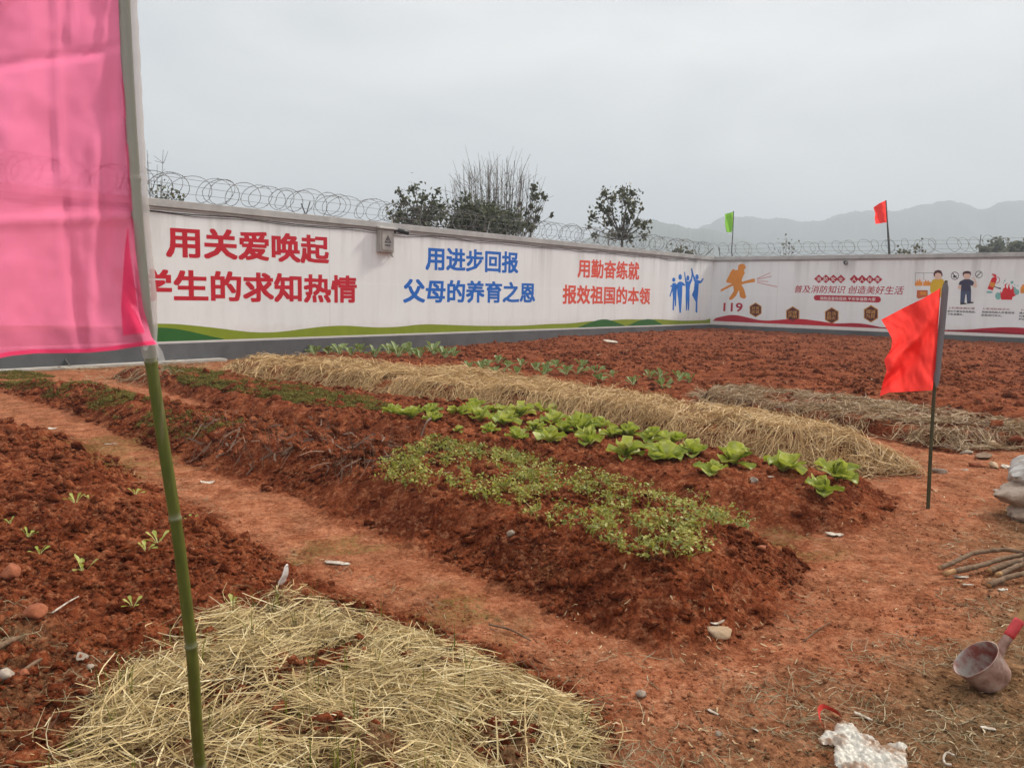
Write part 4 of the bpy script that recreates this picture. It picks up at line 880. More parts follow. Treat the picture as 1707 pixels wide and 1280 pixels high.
# withered stalks between the weeds and the celery
sets = []; rg = np.random.default_rng(71)
for px, py in [(330, 728), (352, 752), (380, 735), (400, 760), (430, 745), (448, 775), (470, 735), (500, 750), (520, 728), (545, 745), (560, 775), (585, 730), (600, 755), (612, 770), (640, 748), (590, 788), (470, 765), (420, 722), (540, 712), (350, 705), (690, 738), (570, 790), (655, 770)]:
    g = GT(px, py); k = 7; P = np.tile(g[:2], (k, 1))+rg.normal(size=(k, 2))*.13
    sets.append(strands('s', P, rg.uniform(0, 6.28, k), rg.uniform(.08, .22, k), rg.uniform(.004, .022, k), rg.uniform(.004, .04, k), rg, None, 6, .25, .30, lambda x, y: smooth_h(x, y)+.02, rg.beta(1.6, 3.2, k)))
    a = rg.uniform(0, 6.28, 3)
    V, F, t = spikes(np.tile(g[:2], (8, 1))+rg.normal(size=(8, 2))*.07, rg.uniform(.08, .24, 8), rg.uniform(.005, .010, 8), .45, rg, full_h); sets.append((V, F, t*.45))
straw_bed('withered_leaves', sets, M['dead'], None, 'withered brown leaf stalks lying on the bed left of the celery', 'withered leaves')

# ------------------------------------------------------------------ flags
def cloth_mat(name, col, tcol, see, trans=.5):
    k = N(name); p = k.pos(); wv = k.noise(380, 2, p)
    c = k.mix(k.ramp(k.noise(3, 4, p), [(.3, (0, 0, 0)), (.7, (1, 1, 1))]), col, tuple(v*.88 for v in col[:3])+(1,))
    d = k.n('ShaderNodeBsdfDiffuse', {'Color': c, 'Normal': k.bump(wv, .15, .002)}).outputs[0]
    t = k.n('ShaderNodeBsdfTranslucent', {'Color': tcol}).outputs[0]; e = k.n('ShaderNodeBsdfTransparent', {'Color': (min(1, tcol[0]*1.1), tcol[1]*.9+.1, tcol[2]*.9+.1, 1)}).outputs[0]
    s = k.n('ShaderNodeMixShader', {0: trans, 1: d, 2: t}).outputs[0]
    return k.done(k.n('ShaderNodeMixShader', {0: see, 1: s, 2: e}).outputs[0])
M['pink'] = cloth_mat('sheer_pink_cloth', (.97, .13, .29, 1), (1, .25, .435, 1), .28, .80)
M['redcloth'] = cloth_mat('red_nylon_cloth', (.96, .026, .028, 1), (1, .075, .062, 1), .02, .78)
M['greencloth'] = cloth_mat('green_nylon_cloth', (.20, .52, .06, 1), (.32, .68, .10, 1), .04)
M['sleeve'] = cloth_mat('white_sleeve_cloth', (.74, .74, .74, 1), (.80, .80, .80, 1), .58, .45)
M['shadesleeve'] = cloth_mat('shaded_white_sleeve_cloth', (.30, .27, .29, 1), (.34, .30, .32, 1), .15, .4)  # white sleeve of the red flag, its shadow put into the colour as grey
def bamboo():
    k = N('green_bamboo'); p = k.pos((1, 1, .25)); t = k.attr('tint')
    c = k.ramp(k.noise(22, 5, p, .6), [(.3, (.050, .058, .010)), (.55, (.088, .100, .017)), (.75, (.15, .14, .04))])
    c = k.mix(k.ramp(k.noise(90, 3, k.pos((1, 1, .08))), [(.6, (0, 0, 0)), (.75, (1, 1, 1))]), c, (.15, .13, .06, 1))
    c = k.mix(t, c, (.24, .22, .16, 1))
    return k.done(k.bsdf(c, .38, None, .45))
M['bamboo'] = bamboo()
M['oldbamboo'] = paint('dark_bamboo', (.060, .050, .018, 1), .6, .35, 12)
def pole_mesh(name, P, r, nodes, mat, parent, rel, n=16):
    P = np.asarray(P, float); seg = np.r_[0, np.cumsum(np.linalg.norm(np.diff(P, axis=0), axis=1))]; Ltot = seg[-1]
    s = np.unique(np.concatenate([np.linspace(0, Ltot, 70)]+[[q*Ltot+o for o in (-.012, -.006, -.003, 0, .003, .007, .016)] for q in nodes])); s = s[(s >= 0) & (s <= Ltot)]
    C = np.stack([np.interp(s, seg, P[:, i]) for i in range(3)], 1)
    for _ in range(6): C[1:-1] = (C[:-2]+2*C[1:-1]+C[2:])/4 if len(nodes) == 0 else C[1:-1]
    R = np.interp(s, np.linspace(0, Ltot, len(r)), r); tn = np.zeros(len(s))
    for q in nodes:
        dd = s-q*Ltot; R = R*(1+.16*np.exp(-(dd/.0035)**2)-.05*np.exp(-((dd-.008)/.004)**2)); tn = np.maximum(tn, np.exp(-((dd-.004)/.005)**2)*.45)
    b = MB(); b.tube(C, R, n); o = b.build(name, mat, parent, True, None, rel)
    o.data.attributes.new('tint', 'FLOAT', 'POINT').data.foreach_set('value', np.repeat(tn, n).astype(np.float32)); return o
def smooth_path(pts, n=40):
    p = np.array(pts, float); t = np.r_[0, np.cumsum(np.linalg.norm(np.diff(p, axis=0), axis=1))]; q = np.linspace(0, t[-1], n)
    c = np.stack([np.interp(q, t, p[:, i]) for i in range(p.shape[1])], 1)
    for _ in range(max(2, n//12)): c[1:-1] = (c[:-2]+2*c[1:-1]+c[2:])/4
    return c
# near pink flag on its bamboo pole, planted in the straw heap
pp = [(196, -330, 1.37), (200, -150, 1.38), (207, 0, 1.40), (217, 200, 1.42), (231, 400, 1.44), (249, 590, 1.46), (274, 750, 1.50), (298, 900, 1.54), (322, 1100, 1.60), (331, 1270, 1.67)]
pts = [D(*q) for q in pp]; ft = pts[-1]+(pts[-1]-pts[-2])*1.0; g = np.array([ft[0]+.01, ft[1]+.10, float(smooth_h(ft[0], ft[1]+.1))]); pts += [pts[-1]*.45+g*.55, g]
pf = empty('flag', g); tag(pf, 'large sheer pink flag on a green bamboo pole close in front at the left', 'flag', 'flags on poles')
path = smooth_path(pts, 80)[::-1]
pole_mesh('pole', path, [.0120, .0114, .0108, .0098, .0085], [.06, .19, .32, .44, .575, .72, .86], M['bamboo'], pf, g)
nu, nv = 110, 120; uu = np.linspace(0, 1, nu); vv = np.linspace(0, 1, nv)
re = np.array([(190, -330), (193, -150), (200, 0), (207, 150), (217, 300), (226, 420), (238, 510), (252, 560), (262, 574)], float)
be = np.array([(262, 574), (235, 577), (190, 584), (150, 588), (100, 589), (60, 589), (20, 593), (0, 597), (-60, 612), (-150, 606), (-300, 600), (-560, 640)], float)
def arc(P, t):
    s = np.r_[0, np.cumsum(np.linalg.norm(np.diff(P, axis=0), axis=1))]; return np.stack([np.interp(t*s[-1], s, P[:, i]) for i in range(2)], -1)
RE = arc(re, vv); BE = arc(be, uu); Gp = np.zeros((nv, nu, 3))
for j in range(nv):
    for i in range(nu):
        off = BE[i]-BE[0]; k = 1-.06*(1-vv[j]); Gp[j, i] = (RE[j, 0]+off[0]*k, RE[j, 1]+off[1]*(vv[j]**1.6), 0)
X, Y = Gp[..., 0], Gp[..., 1]
def ridge_line(ax, ay, bx, by, w, a): 
    L = math.hypot(bx-ax, by-ay); d = ((X-ax)*(by-ay)-(Y-ay)*(bx-ax))/L; t = np.clip(((X-ax)*(bx-ax)+(Y-ay)*(by-ay))/L/L, -.3, 1.3)
    return a*np.exp(-(d/w)**2)*np.exp(-(np.clip(np.abs(t-.5)-.5, 0, 1)/.15)**2)
dep = np.interp(Y, [-330, 0, 580, 700], [1.365, 1.392, 1.452, 1.465])
fold = .012*np.sin(X*.030+.9+.002*Y)*np.clip((190-X)/120, 0, 1)+.010*np.sin(X*.011+Y*.006)
fold += ridge_line(92, -40, 100, 330, 6, .010)+ridge_line(100, 320, 135, 560, 8, -.010)+ridge_line(-60, 118, 150, 88, 6, -.011)+ridge_line(-60, 372, 205, 362, 7, .012)+ridge_line(60, -40, -80, 70, 10, .012)+ridge_line(182, 130, 172, 430, 10, -.010)+ridge_line(200, 470, 262, 574, 12, -.014)+ridge_line(120, -60, 118, 60, 5, .006)
fold += ridge_line(92, -40, 100, 330, 2.5, -.004)+ridge_line(100, 320, 135, 560, 3, .004)+ridge_line(-60, 118, 150, 88, 2.5, .004)+ridge_line(-60, 372, 205, 362, 3, -.004)+ridge_line(145, 90, 205, 70, 4, -.006)+ridge_line(172, 60, 186, -60, 5, .007)+ridge_line(20, 0, -90, 110, 6, -.008)+ridge_line(160, 250, 150, 520, 12, .006)
fold += .02*np.clip((X-150)/80, 0, 1)*0+.012*fbm(X*.012, Y*.012, 3, 301)+.0016*fbm(X*.06, Y*.06, 2, 303)
dep = dep+fold-.012*np.clip((210-X)/50, 0, 1)
V = np.array([[D(X[j, i], Y[j, i], dep[j, i]) for i in range(nu)] for j in range(nv)])
b = MB(); b.grid(V); b.build('cloth', M['pink'], pf, True, None, g)
b = MB(); b.grid(V[-2:, :]-F_*.0020); cn = V.shape[0]; fold_rows = []
for j in range(93, cn-3):                        # corner of the cloth folded over
    f = max(.2, (j-92)*.20); q = np.linspace(1.0, 1.0+f, 7); i0 = np.minimum(q.astype(int), nu-2); w_ = (q-i0)[:, None]
    fold_rows.append(V[j, i0]*(1-w_)+V[j, i0+1]*w_-F_*.0040)
b.grid(fold_rows)
b.build('hem', M['pink'], pf, True, None, g)
pr = path[::-1]; pyv = np.array([CY-FPX*((p-EYE)@U_)/((p-EYE)@F_) for p in pr]); yv = np.linspace(-320, 577, 60)
sl = np.stack([np.interp(yv, pyv, pr[:, i]) for i in range(3)], 1)+R_[None]*np.interp(yv, [-320, 300, 480, 577], [.0062, .0062, .0062, .002])[:, None]
rs = np.interp(np.linspace(0, 1, 60), [0, .35, .45, .75, .80, .88, .95, 1], [.0150, .0146, .0158, .0152, .0146, .0160, .0155, .0116])*(1+.04*np.sin(np.arange(60)*1.9))
b = MB(); b.tube(sl, rs, 18, False); b.build('sleeve', M['sleeve'], pf, True, None, g)
b = MB(); b.tube([D(248, 570, 1.457), D(250, 580, 1.458), D(251, 590, 1.459), D(251.5, 597, 1.46)], [.0135, .0150, .0140, .0125], 16, False)
for tail in ([(262, 578), (270, 590), (268, 603), (274, 601)], ):
    rows = [[D(258, 574, 1.445), D(266, 578, 1.445)], [D(262, 588, 1.444), D(271, 586, 1.442)], [D(264, 600, 1.446), D(274, 596, 1.444)], [D(265, 606, 1.447), D(276, 602, 1.446)]]; b.grid(rows)
b.grid([[D(240, 570, 1.44), D(248, 574, 1.44)], [D(238, 580, 1.44), D(246, 584, 1.44)], [D(240, 586, 1.442), D(243, 584, 1.44)]])
b.build('tie', M['sleeve'], pf, True, None, g)

def flag(foot, poly_pole, top_edge, free, bottom, depthf, mat, label, folds, rp, polemat, sleeve=None, base_in=.0):
    root = empty('flag', foot); tag(root, label, 'flag', 'flags on poles')
    P = [np.array(foot)-np.array([0, 0, base_in])]+[D(x, y, depthf(x, y)) for x, y in poly_pole]
    pole_mesh('pole', smooth_path(P, 30), rp, [.25, .45, .62, .8] if polemat is M['oldbamboo'] else [], polemat, root, foot, 10)
    nu, nv = 40, 44; L = arc(np.array(free, float), np.linspace(0, 1, nv)); T = arc(np.array(top_edge, float), np.linspace(0, 1, nu)); B = arc(np.array(bottom, float), np.linspace(0, 1, nu))
    Rr = np.stack([np.interp(np.linspace(0, 1, nv), [0, 1], [T[0, k], B[0, k]]) for k in range(2)], 1)
    V = np.zeros((nv, nu, 3)); gu, gv = np.meshgrid(np.linspace(0, 1, nu), np.linspace(0, 1, nv)); wrk = .030*fbm(gu*5+gv*3, gv*4, 4, 311)+.010*np.abs(np.sin(gu*3+gv*9+4*vnoise(gu*3, gv*3, 313)))*gu
    for j in range(nv):
        v = j/(nv-1)
        for i in range(nu):
            u = i/(nu-1); c = (1-v)*T[i]+v*B[i]+(1-u)*Rr[j]+u*L[j]-((1-u)*(1-v)*T[0]+u*(1-v)*T[-1]+(1-u)*v*B[0]+u*v*B[-1])
            V[j, i] = D(c[0], c[1], depthf(c[0], c[1])+folds(u, v)*u**.5+wrk[j, i])
    b = MB(); b.grid(V); b.build('cloth', mat, root, True, None, foot)
    if sleeve:
        q = MB(); q.tube(smooth_path([D(x, y, depthf(x, y)) for x, y in sleeve[0]], 20), sleeve[1], 12, False); q.build('sleeve', M['shadesleeve'], root, True, None, foot)
    return root
ft = GT(1547, 850); d0 = float((ft-EYE)@F_)
flag(ft, [(1551, 760), (1557, 655), (1567, 560), (1575, 490), (1577.5, 468)], [(1568, 480), (1540, 497), (1505, 514), (1469, 533)], [(1469, 533), (1480, 551), (1487, 565), (1486, 580), (1474, 600), (1478, 618), (1471, 640), (1466, 661)],
     [(1557, 650), (1520, 652.5), (1482, 654), (1466, 661)], lambda x, y: d0, M['redcloth'], 'red flag standing alone on a thin bamboo pole at the right edge of the beds',
     lambda u, v: .07*math.exp(-((v-.12-.60*u)/.10)**2)-.05*math.exp(-((v-.30-.62*u)/.10)**2)+.03*math.sin(u*7+v*2), [.0135, .0120, .0105], M['oldbamboo'], ([(1576.5, 471), (1574, 500), (1570, 545), (1564, 600), (1560, 645)], [.012]+[.022]*17+[.020, .014]), .05)
u, z = on_wall('R', 1219, 429); fw = C_+D2*u-N2*.1+np.array([0, 0, H_TOP]); dg = float((fw-EYE)@F_)
flag(fw, [(1219.5, 420), (1221.5, 390), (1223, 352)], [(1223, 353), (1216, 355), (1208, 357)], [(1208, 357), (1209, 366), (1208.5, 374), (1211, 387)], [(1220.5, 386), (1216, 388), (1211, 387)], lambda x, y: dg, M['greencloth'],
     'small green flag on a thin pole above the corner of the two walls', lambda u, v: .12*math.sin(u*6+v*3), [.022, .018], M['iron'])
u, z = on_wall('R', 1481, 428); fw2 = C_+D2*u-N2*.1+np.array([0, 0, H_TOP]); dr_ = float((fw2-EYE)@F_)
flag(fw2, [(1481.5, 405), (1479.5, 375), (1477, 334)], [(1477, 334), (1466, 339), (1456, 346)], [(1456, 346), (1459, 356), (1458, 364), (1459.5, 373.5)], [(1478.5, 371), (1468, 372.5), (1459.5, 373.5)], lambda x, y: dr_, M['redcloth'],
     'small red flag on a black pole on top of the firefighter wall', lambda u, v: .12*math.sin(u*5+v*2), [.045, .04, .022, .02], M['iron'])

# ------------------------------------------------------------------ trees and shrubs beyond the wall
def leaf_cloud(Cs, rads, n, size, rg):
    k = rg.choice(len(Cs), n, p=rads**2/np.sum(rads**2)); d = rg.normal(size=(n, 3)); d /= np.linalg.norm(d, axis=1)[:, None]
    c = Cs[k]+d*(rads[k]*np.abs(rg.normal(size=n))*.95)[:, None]; s = size*rg.uniform(.6, 1.4, n)[:, None]
    a = rg.normal(size=(n, 3)); a /= np.linalg.norm(a, axis=1)[:, None]; w = np.cross(a, rg.normal(size=(n, 3))); w /= np.linalg.norm(w, axis=1)[:, None]
    V = np.stack([c-a*s*.6, c+w*s*.4, c+a*s*.6, c-w*s*.4], 1).reshape(-1, 3)
    return V, np.arange(n*4).reshape(-1, 4), np.repeat(rg.random(n), 4)
def tree(name, foot_px, depth, clusters, nleaf, lsize, label, seed, trunk_r, cat='tree', twigs=3, group='trees and shrubs beyond the slogan wall', bark='bark', jit=.5):
    rg = np.random.default_rng(seed); f0 = D(foot_px[0], foot_px[1], depth); foot = np.array([f0[0], f0[1], -.1])
    root = empty(name, foot); tag(root, label, cat, group); Cs, Rs = [], []
    tb = MB(); top = D(foot_px[0], foot_px[1], depth)
    crown_base = np.array([foot[0], foot[1], max(1.2, top[2])])
    for x, y, r in clusters:
        c = D(x, y, depth)+F_*rg.normal()*jit; Cs.append(c); Rs.append(r*depth/FPX)
    Cs = np.array(Cs); Rs = np.array(Rs); hmax = Cs[:, 2].max()
    tb.tube(smooth_path([foot, crown_base*.6+foot*.4, crown_base], 8), np.linspace(trunk_r*1.3, trunk_r, 8), 8)
    tb.build('trunk', M[bark], root, True, None, foot)
    br = MB()
    for c, r in zip(Cs, Rs):
        mid = crown_base*.45+c*.55+rg.normal(size=3)*.12*np.array([1, 1, .3]); br.tube(smooth_path([crown_base, mid, c], 7), np.linspace(trunk_r*.55, trunk_r*.16, 7), 5)
        for _ in range(twigs):
            e = c+rg.normal(size=3)*r*.75; br.tube(smooth_path([mid*.3+c*.7, (c+e)/2+rg.normal(size=3)*.03, e], 5), np.linspace(trunk_r*.17, trunk_r*.06, 5), 4)
    br.build('branches', M[bark], root, True, None, foot)
    V, Fq, t = leaf_cloud(Cs, Rs, nleaf, lsize, rg)
    npmesh('crown', V-foot, Fq, M['treeleaf'], root, False, {'tint': t}); return root
tree('broadleaf_tree', (705, 372), 27, [(665, 352, 14), (672, 332, 12), (690, 320, 10), (706, 328, 12), (720, 336, 12), (736, 345, 10), (690, 345, 16), (712, 352, 18), (735, 362, 14), (655, 365, 10), (680, 368, 16), (752, 372, 10), (665, 318, 5), (735, 330, 5), (705, 372, 20), (648, 352, 5), (668, 376, 10)], 2000, .105, 'sparse dark-leaved tree behind the wall, just above the electrical box', 81, .07)
tree('poplar_sapling', (1037, 400), 36, [(1005, 328, 9), (1000, 345, 9), (988, 362, 8), (1013, 350, 12), (1018, 335, 9), (1020, 365, 11), (1038, 318, 8), (1040, 330, 9), (1043, 345, 10), (1052, 325, 8), (1060, 335, 8), (1056, 350, 9), (1048, 362, 9), (1068, 350, 5), (1075, 372, 8), (1062, 372, 8), (984, 372, 5), (1083, 368, 4), (990, 395, 7), (1020, 392, 9), (1050, 395, 9), (1075, 392, 6), (1035, 380, 8)], 1500, .135, 'young poplar with sparse dark round leaves standing alone behind the wall', 83, .06, 'tree', 3)
tree('evergreen_bush', (812, 385), 28, [(775, 345, 10), (785, 358, 16), (770, 370, 16), (800, 372, 20), (825, 368, 18), (850, 362, 14), (840, 378, 16), (815, 352, 14), (760, 380, 10), (866, 378, 10), (790, 385, 16), (820, 385, 14), (778, 338, 5), (845, 350, 8)], 7000, .10, 'dense dark evergreen bush behind the wall, at the foot of the bare shrub', 85, .06, 'bush', 2)
tree('leafy_sapling', (885, 385), 29.5, [(890, 312, 6), (893, 330, 6), (905, 322, 4), (912, 320, 3), (886, 348, 5), (878, 358, 5), (900, 345, 4), (895, 365, 5), (868, 332, 3), (884, 385, 7), (908, 335, 3), (880, 372, 6), (920, 362, 3)], 420, .125, 'thin sapling with few dark leaves, right beside the bare shrub', 87, .03, 'tree', 2)
# bare shrub of many upright stems
rg = np.random.default_rng(91); f0 = D(828, 400, 29.5); foot = np.array([f0[0], f0[1], -.1]); root = empty('bare_shrub', foot); tag(root, 'tall leafless shrub with many upright twigs behind the slogan wall', 'shrub', 'trees and shrubs beyond the slogan wall')
tb = MB(); br = MB()
for i in range(8):
    a = rg.uniform(0, 6.28); tb.tube(smooth_path([foot+np.array([math.cos(a), math.sin(a), 0])*.12, foot+np.array([math.cos(a)*.3, math.sin(a)*.3, 1.6])], 5), np.linspace(.06, .04, 5), 6)
tb.build('trunk', M['bark'], root, True, None, foot)
out_top = [(755, 305), (765, 292), (772, 278), (785, 270), (800, 266), (815, 264), (830, 262), (845, 263), (858, 266), (870, 272), (882, 282), (890, 296), (742, 310), (900, 310)]
for i in range(84):
    a = rg.uniform(0, 6.28); s0 = foot+np.array([math.cos(a)*.3, math.sin(a)*.3, 1.6]); x = rg.uniform(752, 895) if i > 13 else out_top[i][0]
    y = np.interp(x, [740, 755, 775, 800, 830, 860, 885, 905], [312, 300, 280, 268, 263, 268, 285, 315])+abs(rg.normal())*26*(i > 13)
    e = D(x, y, 29.5+rg.normal()*.9); m = s0*.5+e*.5; m[:2] = s0[:2]+(e[:2]-s0[:2])*.86; P = smooth_path([s0, m, e], 10); br.tube(P, np.linspace(.020, .005, 10), 4)
    for _ in range(9):
        k = int(rg.integers(3, 9)); d = (e-s0); d /= np.linalg.norm(d); q = P[k]+d*rg.uniform(.3, .8)+rg.normal(size=3)*.26; br.tube([P[k], (P[k]+q)/2+rg.normal(size=3)*.03, q], [.008, .006, .004], 3)
br.build('branches', M['twig'], root, True, None, foot)
# weeds and small bushes showing over the coping
def twig_weed(px, py, depth, tips, label, seed, leaves=0, lsize=.12, cat='weed', name='dry_weed', group='weeds and small bushes showing over the walls', r0=.012):
    rg = np.random.default_rng(seed); f0 = D(px, py, depth); foot = np.array([f0[0], f0[1], -.1]); root = empty(name, foot); tag(root, label, cat, group); b = MB(); ends = []
    for x, y in tips:
        e = D(x, y, depth+rg.normal()*.2); b.tube(smooth_path([foot+rg.normal(size=3)*.05*np.array([1, 1, 0]), np.array([foot[0]*.6+e[0]*.4, foot[1]*.6+e[1]*.4, e[2]*.6]), e], 9), np.linspace(r0, r0*.4, 9), 4); ends.append(e)
        for _ in range(3): q = e+rg.normal(size=3)*np.array([.2, .2, .12])-np.array([0, 0, .15]); b.tube([e-np.array([0, 0, .3]), q], [r0*.5, r0*.3], 3)
    b.build('stalks', M['twig'], root, True, None, foot)
    if leaves:
        V, Fq, t = leaf_cloud(np.array(ends)-np.array([0, 0, .1]), np.full(len(ends), .28), leaves, lsize, rg); npmesh('leaves', V-foot, Fq, M['treeleaf'], root, False, {'tint': t})
twig_weed(258, 345, 18.6, [(245, 250), (262, 275), (272, 250), (252, 300), (246, 285), (268, 300)], 'tall dry weed stalks behind the wall beside the pink flag', 95)
twig_weed(285, 345, 18.9, [(270, 322), (280, 318), (290, 322), (300, 326), (262, 325)], 'low leafy weed behind the coping, right of the tall dry stalks', 97, 110, .08)
twig_weed(1311, 440, 38, [(1311, 396), (1306, 404), (1317, 402), (1300, 412), (1322, 410)], 'thin bare sapling behind the firefighter wall, right of the green flag', 99, 30, .1, 'sapling', 'bare_sapling', r0=.018)
twig_weed(1533, 440, 36, [(1527, 414), (1533, 409), (1539, 414)], 'small leafy tuft behind the firefighter wall, right of the small red flag', 101, 45, .12)
twig_weed(1135, 440, 40, [(1125, 418), (1135, 416), (1145, 418), (1152, 420)], 'low dark tuft behind the coping at the end of the slogan wall', 103, 220, .14)
twig_weed(1505, 440, 36, [(1500, 417), (1507, 415), (1512, 418)], 'tiny tuft behind the firefighter wall at the foot of the small red flag', 105, 50, .12)
tree('distant_tree', (1665, 420), 90, [(1645, 418, 8), (1655, 413, 8), (1665, 411, 8), (1676, 415, 7), (1632, 420, 5)], 700, .45, 'round dark bush far beyond the firefighter wall, near the right edge', 107, .1, 'tree', 1, 'weeds and small bushes showing over the walls')
tree('distant_tree', (1700, 420), 80, [(1692, 415, 6), (1700, 411, 7), (1712, 413, 8)], 450, .45, 'pale green bush beyond the firefighter wall, cut by the right edge', 109, .1, 'tree', 1, 'weeds and small bushes showing over the walls')

# ------------------------------------------------------------------ things lying about
def plain(name, stops, rough=.85, sc_=14, bumpd=.006):
    k = N(name); p = k.pos(); n = k.noise(sc_, 5, p, .65); return k.done(k.bsdf(k.ramp(n, stops), rough, k.bump(k.noise(sc_*5, 5, p, .7), .8, bumpd)))
M['stone'] = plain('weathered_stone', [(.3, (.30, .19, .11)), (.6, (.46, .32, .20)), (.8, (.58, .45, .33))])
M['palestone'] = plain('pale_stone', [(.35, (.17, .125, .09)), (.65, (.42, .35, .28))])
M['brick'] = plain('broken_brick', [(.35, (.17, .045, .018)), (.65, (.34, .11, .05))])
M['chip'] = plain('pale_chip', [(.38, (.27, .19, .13)), (.60, (.58, .52, .44))], .7, 26)
M['wood'] = plain('weathered_wood', [(.3, (.085, .046, .024)), (.5, (.155, .092, .052)), (.7, (.25, .165, .105))], .9, 18)
M['cutwood'] = plain('cut_wood', [(.3, (.30, .15, .06)), (.7, (.45, .26, .12))], .9, 18)
M['sack'] = plain('dusty_sack', [(.3, (.22, .15, .11)), (.5, (.34, .25, .19)), (.7, (.48, .39, .32))], .8, 5, .02)
M['whitesack'] = plain('pale_sack', [(.35, (.32, .28, .25)), (.65, (.60, .57, .54))], .7, 4, .02)
def bagmat():
    k = N('thin_white_plastic'); p = k.pos(); c = k.mix(k.ramp(k.noise(9, 5, p, .6), [(.44, (0, 0, 0)), (.58, (1, 1, 1))]), (.62, .58, .51, 1), (.30, .17, .095, 1))
    return k.done(k.leafy(c, .25, .35, .5, None, k.bump(k.noise(40, 4, p), .6, .01)))
M['plastic'] = bagmat()
M['ribbon'] = paint('red_ribbon', (.66, .06, .045, 1), .5, .15, 30)
M['tape'] = paint('red_tape', (.55, .045, .05, 1), .5, .3, 60)
def stone(px, py, size, label, mat, seed, flat=.6, cat='stone', name='stone', sx=1.0, rz=None):
    rg = np.random.default_rng(seed); V, Fs = ico(3); n = V/np.linalg.norm(V, axis=1)[:, None]
    q = n*(1+.30*fbm(n[:, 0]*1.7+seed, n[:, 1]*1.7+n[:, 2]*1.3, 4, seed))[:, None]
    for _ in range(7 if name != 'rubble_piece' else 14):                          # broken facets
        a = rg.normal(size=3); a /= np.linalg.norm(a); d = q@a; cut = rg.uniform(.55, .8) if name != 'rubble_piece' else rg.uniform(.28, .6); q = np.where((d > cut)[:, None], q-(d-cut)[:, None]*a[None]*.85, q)
    q = q*(1+.10*fbm(n[:, 0]*6+seed, n[:, 1]*6+n[:, 2]*5, 3, seed+5))[:, None]*size*np.array([sx, 1, flat]); g = GT(px, py); z = float(full_h(g[0], g[1])[0])
    o = npmesh(name, q, Fs, M[mat], None, name != 'rubble_piece', None, (g[0], g[1], z+size*flat*.35)); o.rotation_euler = (0, 0, rg.uniform(0, 3) if rz is None else rz); return tag(o, label, cat)
def chip(px, py, L, w, label, mat, seed, tilt=(0, 0), rz=0, name='chip', cat='chip', th=.006, curl=.0, lift=.0, group=None):
    L *= .88
    rg = np.random.default_rng(seed); b = MB(); nn = 9; xs = np.linspace(-.5, .5, nn)*L
    tp = np.linspace(1, rg.uniform(.35, .8), nn); e1 = w*.5*tp*(1-.6*np.abs(xs/L*2)**6)*rg.uniform(.92, 1.06, nn); e2 = w*.5*tp*(1-.35*np.abs(xs/L*2)**5)*rg.uniform(.92, 1.06, nn); zc = curl*(xs/L*2)**2*L+rg.normal(size=nn)*th*.12
    th = th*.45; T = [[(x, -a, z+th*.5), (x, 0, z+th*.8), (x, c, z+th*.5)] for x, a, c, z in zip(xs, e1, e2, zc)]; B = [[(x, -a, z-th*.5), (x, 0, z-th*.5), (x, c, z-th*.5)] for x, a, c, z in zip(xs, e1, e2, zc)]
    b.grid(T); b.grid([r[::-1] for r in B])
    for k_ in (0, 2): b.grid([[B[i][k_], T[i][k_]] for i in range(nn)])
    b.grid([[B[0][k_], T[0][k_]] for k_ in range(3)]); b.grid([[B[-1][k_], T[-1][k_]] for k_ in range(3)])
    g = GT(px, py); o = b.build(name, M[mat], None, False, (g[0], g[1], g[2]+th+.004+lift)); o.rotation_euler = (tilt[0], tilt[1], rz); return tag(o, label, cat, group)
chip(1392, 895, .125, .075, 'folded white paper packet lying on the path between the beds and the red flag', 'chip', 1, (0, .05), .1, 'paper_packet', 'paper', .012)
stone(852, 903, .026, 'white fragment on the sloping front of the celery bed', 'palestone', 2, .9, 'fragment', 'white_fragment')
chip(475, 988, .125, .055, 'upright white husk at the top edge of the near straw', 'white', 3, (0, -1.2), -.5, 'white_husk', 'husk', .010, .06, .075)
chip(562, 942, .17, .035, 'pale wood chip on the path above the near straw', 'chip', 4, (.1, 0), -.25, 'wood_chip', 'wood chip', .010)
chip(346, 807, .13, .055, 'curled pale dead leaf on the path right of the bamboo pole', 'chip', 5, (.3, .15), .7, 'dead_leaf', 'leaf', .004, .12)
chip(185, 742, .13, .030, 'short pale stick on the mossy path left of the bamboo pole', 'chip', 6, (0, 0), .5, 'short_stick', 'stick', .010)
chip(88, 716, .10, .05, 'pale leaf on the path edge near the left frame edge', 'chip', 7, (.2, 0), .2, 'dead_leaf', 'leaf', .004, .12)
chip(10, 699, .09, .06, 'pale fragment at the far left edge of the path', 'chip', 8, (0, 0), .2, 'pale_fragment', 'fragment', .008)
stone(1256, 806, .034, 'crumpled white paper ball on the lettuce bed slope', 'palestone', 9, .9, 'paper', 'crumpled_paper')
chip(1284, 811, .05, .03, 'small pale scrap right of the crumpled paper on the lettuce bed', 'chip', 10, (0, 0), .1, 'paper_scrap', 'paper', .006)
stone(1200, 1060, .052, 'flat orange-brown stone at the front foot of the celery bed', 'stone', 11, .55, 'stone', 'stone', 1.2, .1)
chip(1196, 1044, .09, .022, 'torn white scrap just above the flat orange-brown stone', 'chip', 12, (0, 0), .5, 'paper_scrap', 'paper', .008, .1)
stone(1069, 1163, .024, 'pale chipped stone right of the near straw', 'palestone', 13, .6, 'stone')
chip(1188, 1190, .055, .014, 'pale wood splinter on the brown ground right of the near straw', 'chip', 14, (0, 0), -.9, 'splinter', 'splinter', .006)
chip(1260, 1216, .05, .028, 'pale folded scrap on the brown ground left of the plastic bag', 'chip', 15, (.2, .5), .9, 'paper_scrap', 'paper', .005)
chip(1439, 1197, .075, .016, 'wood splinter on the ground above the white plastic bag', 'chip', 16, (0, .1), -.75, 'splinter', 'splinter', .008)
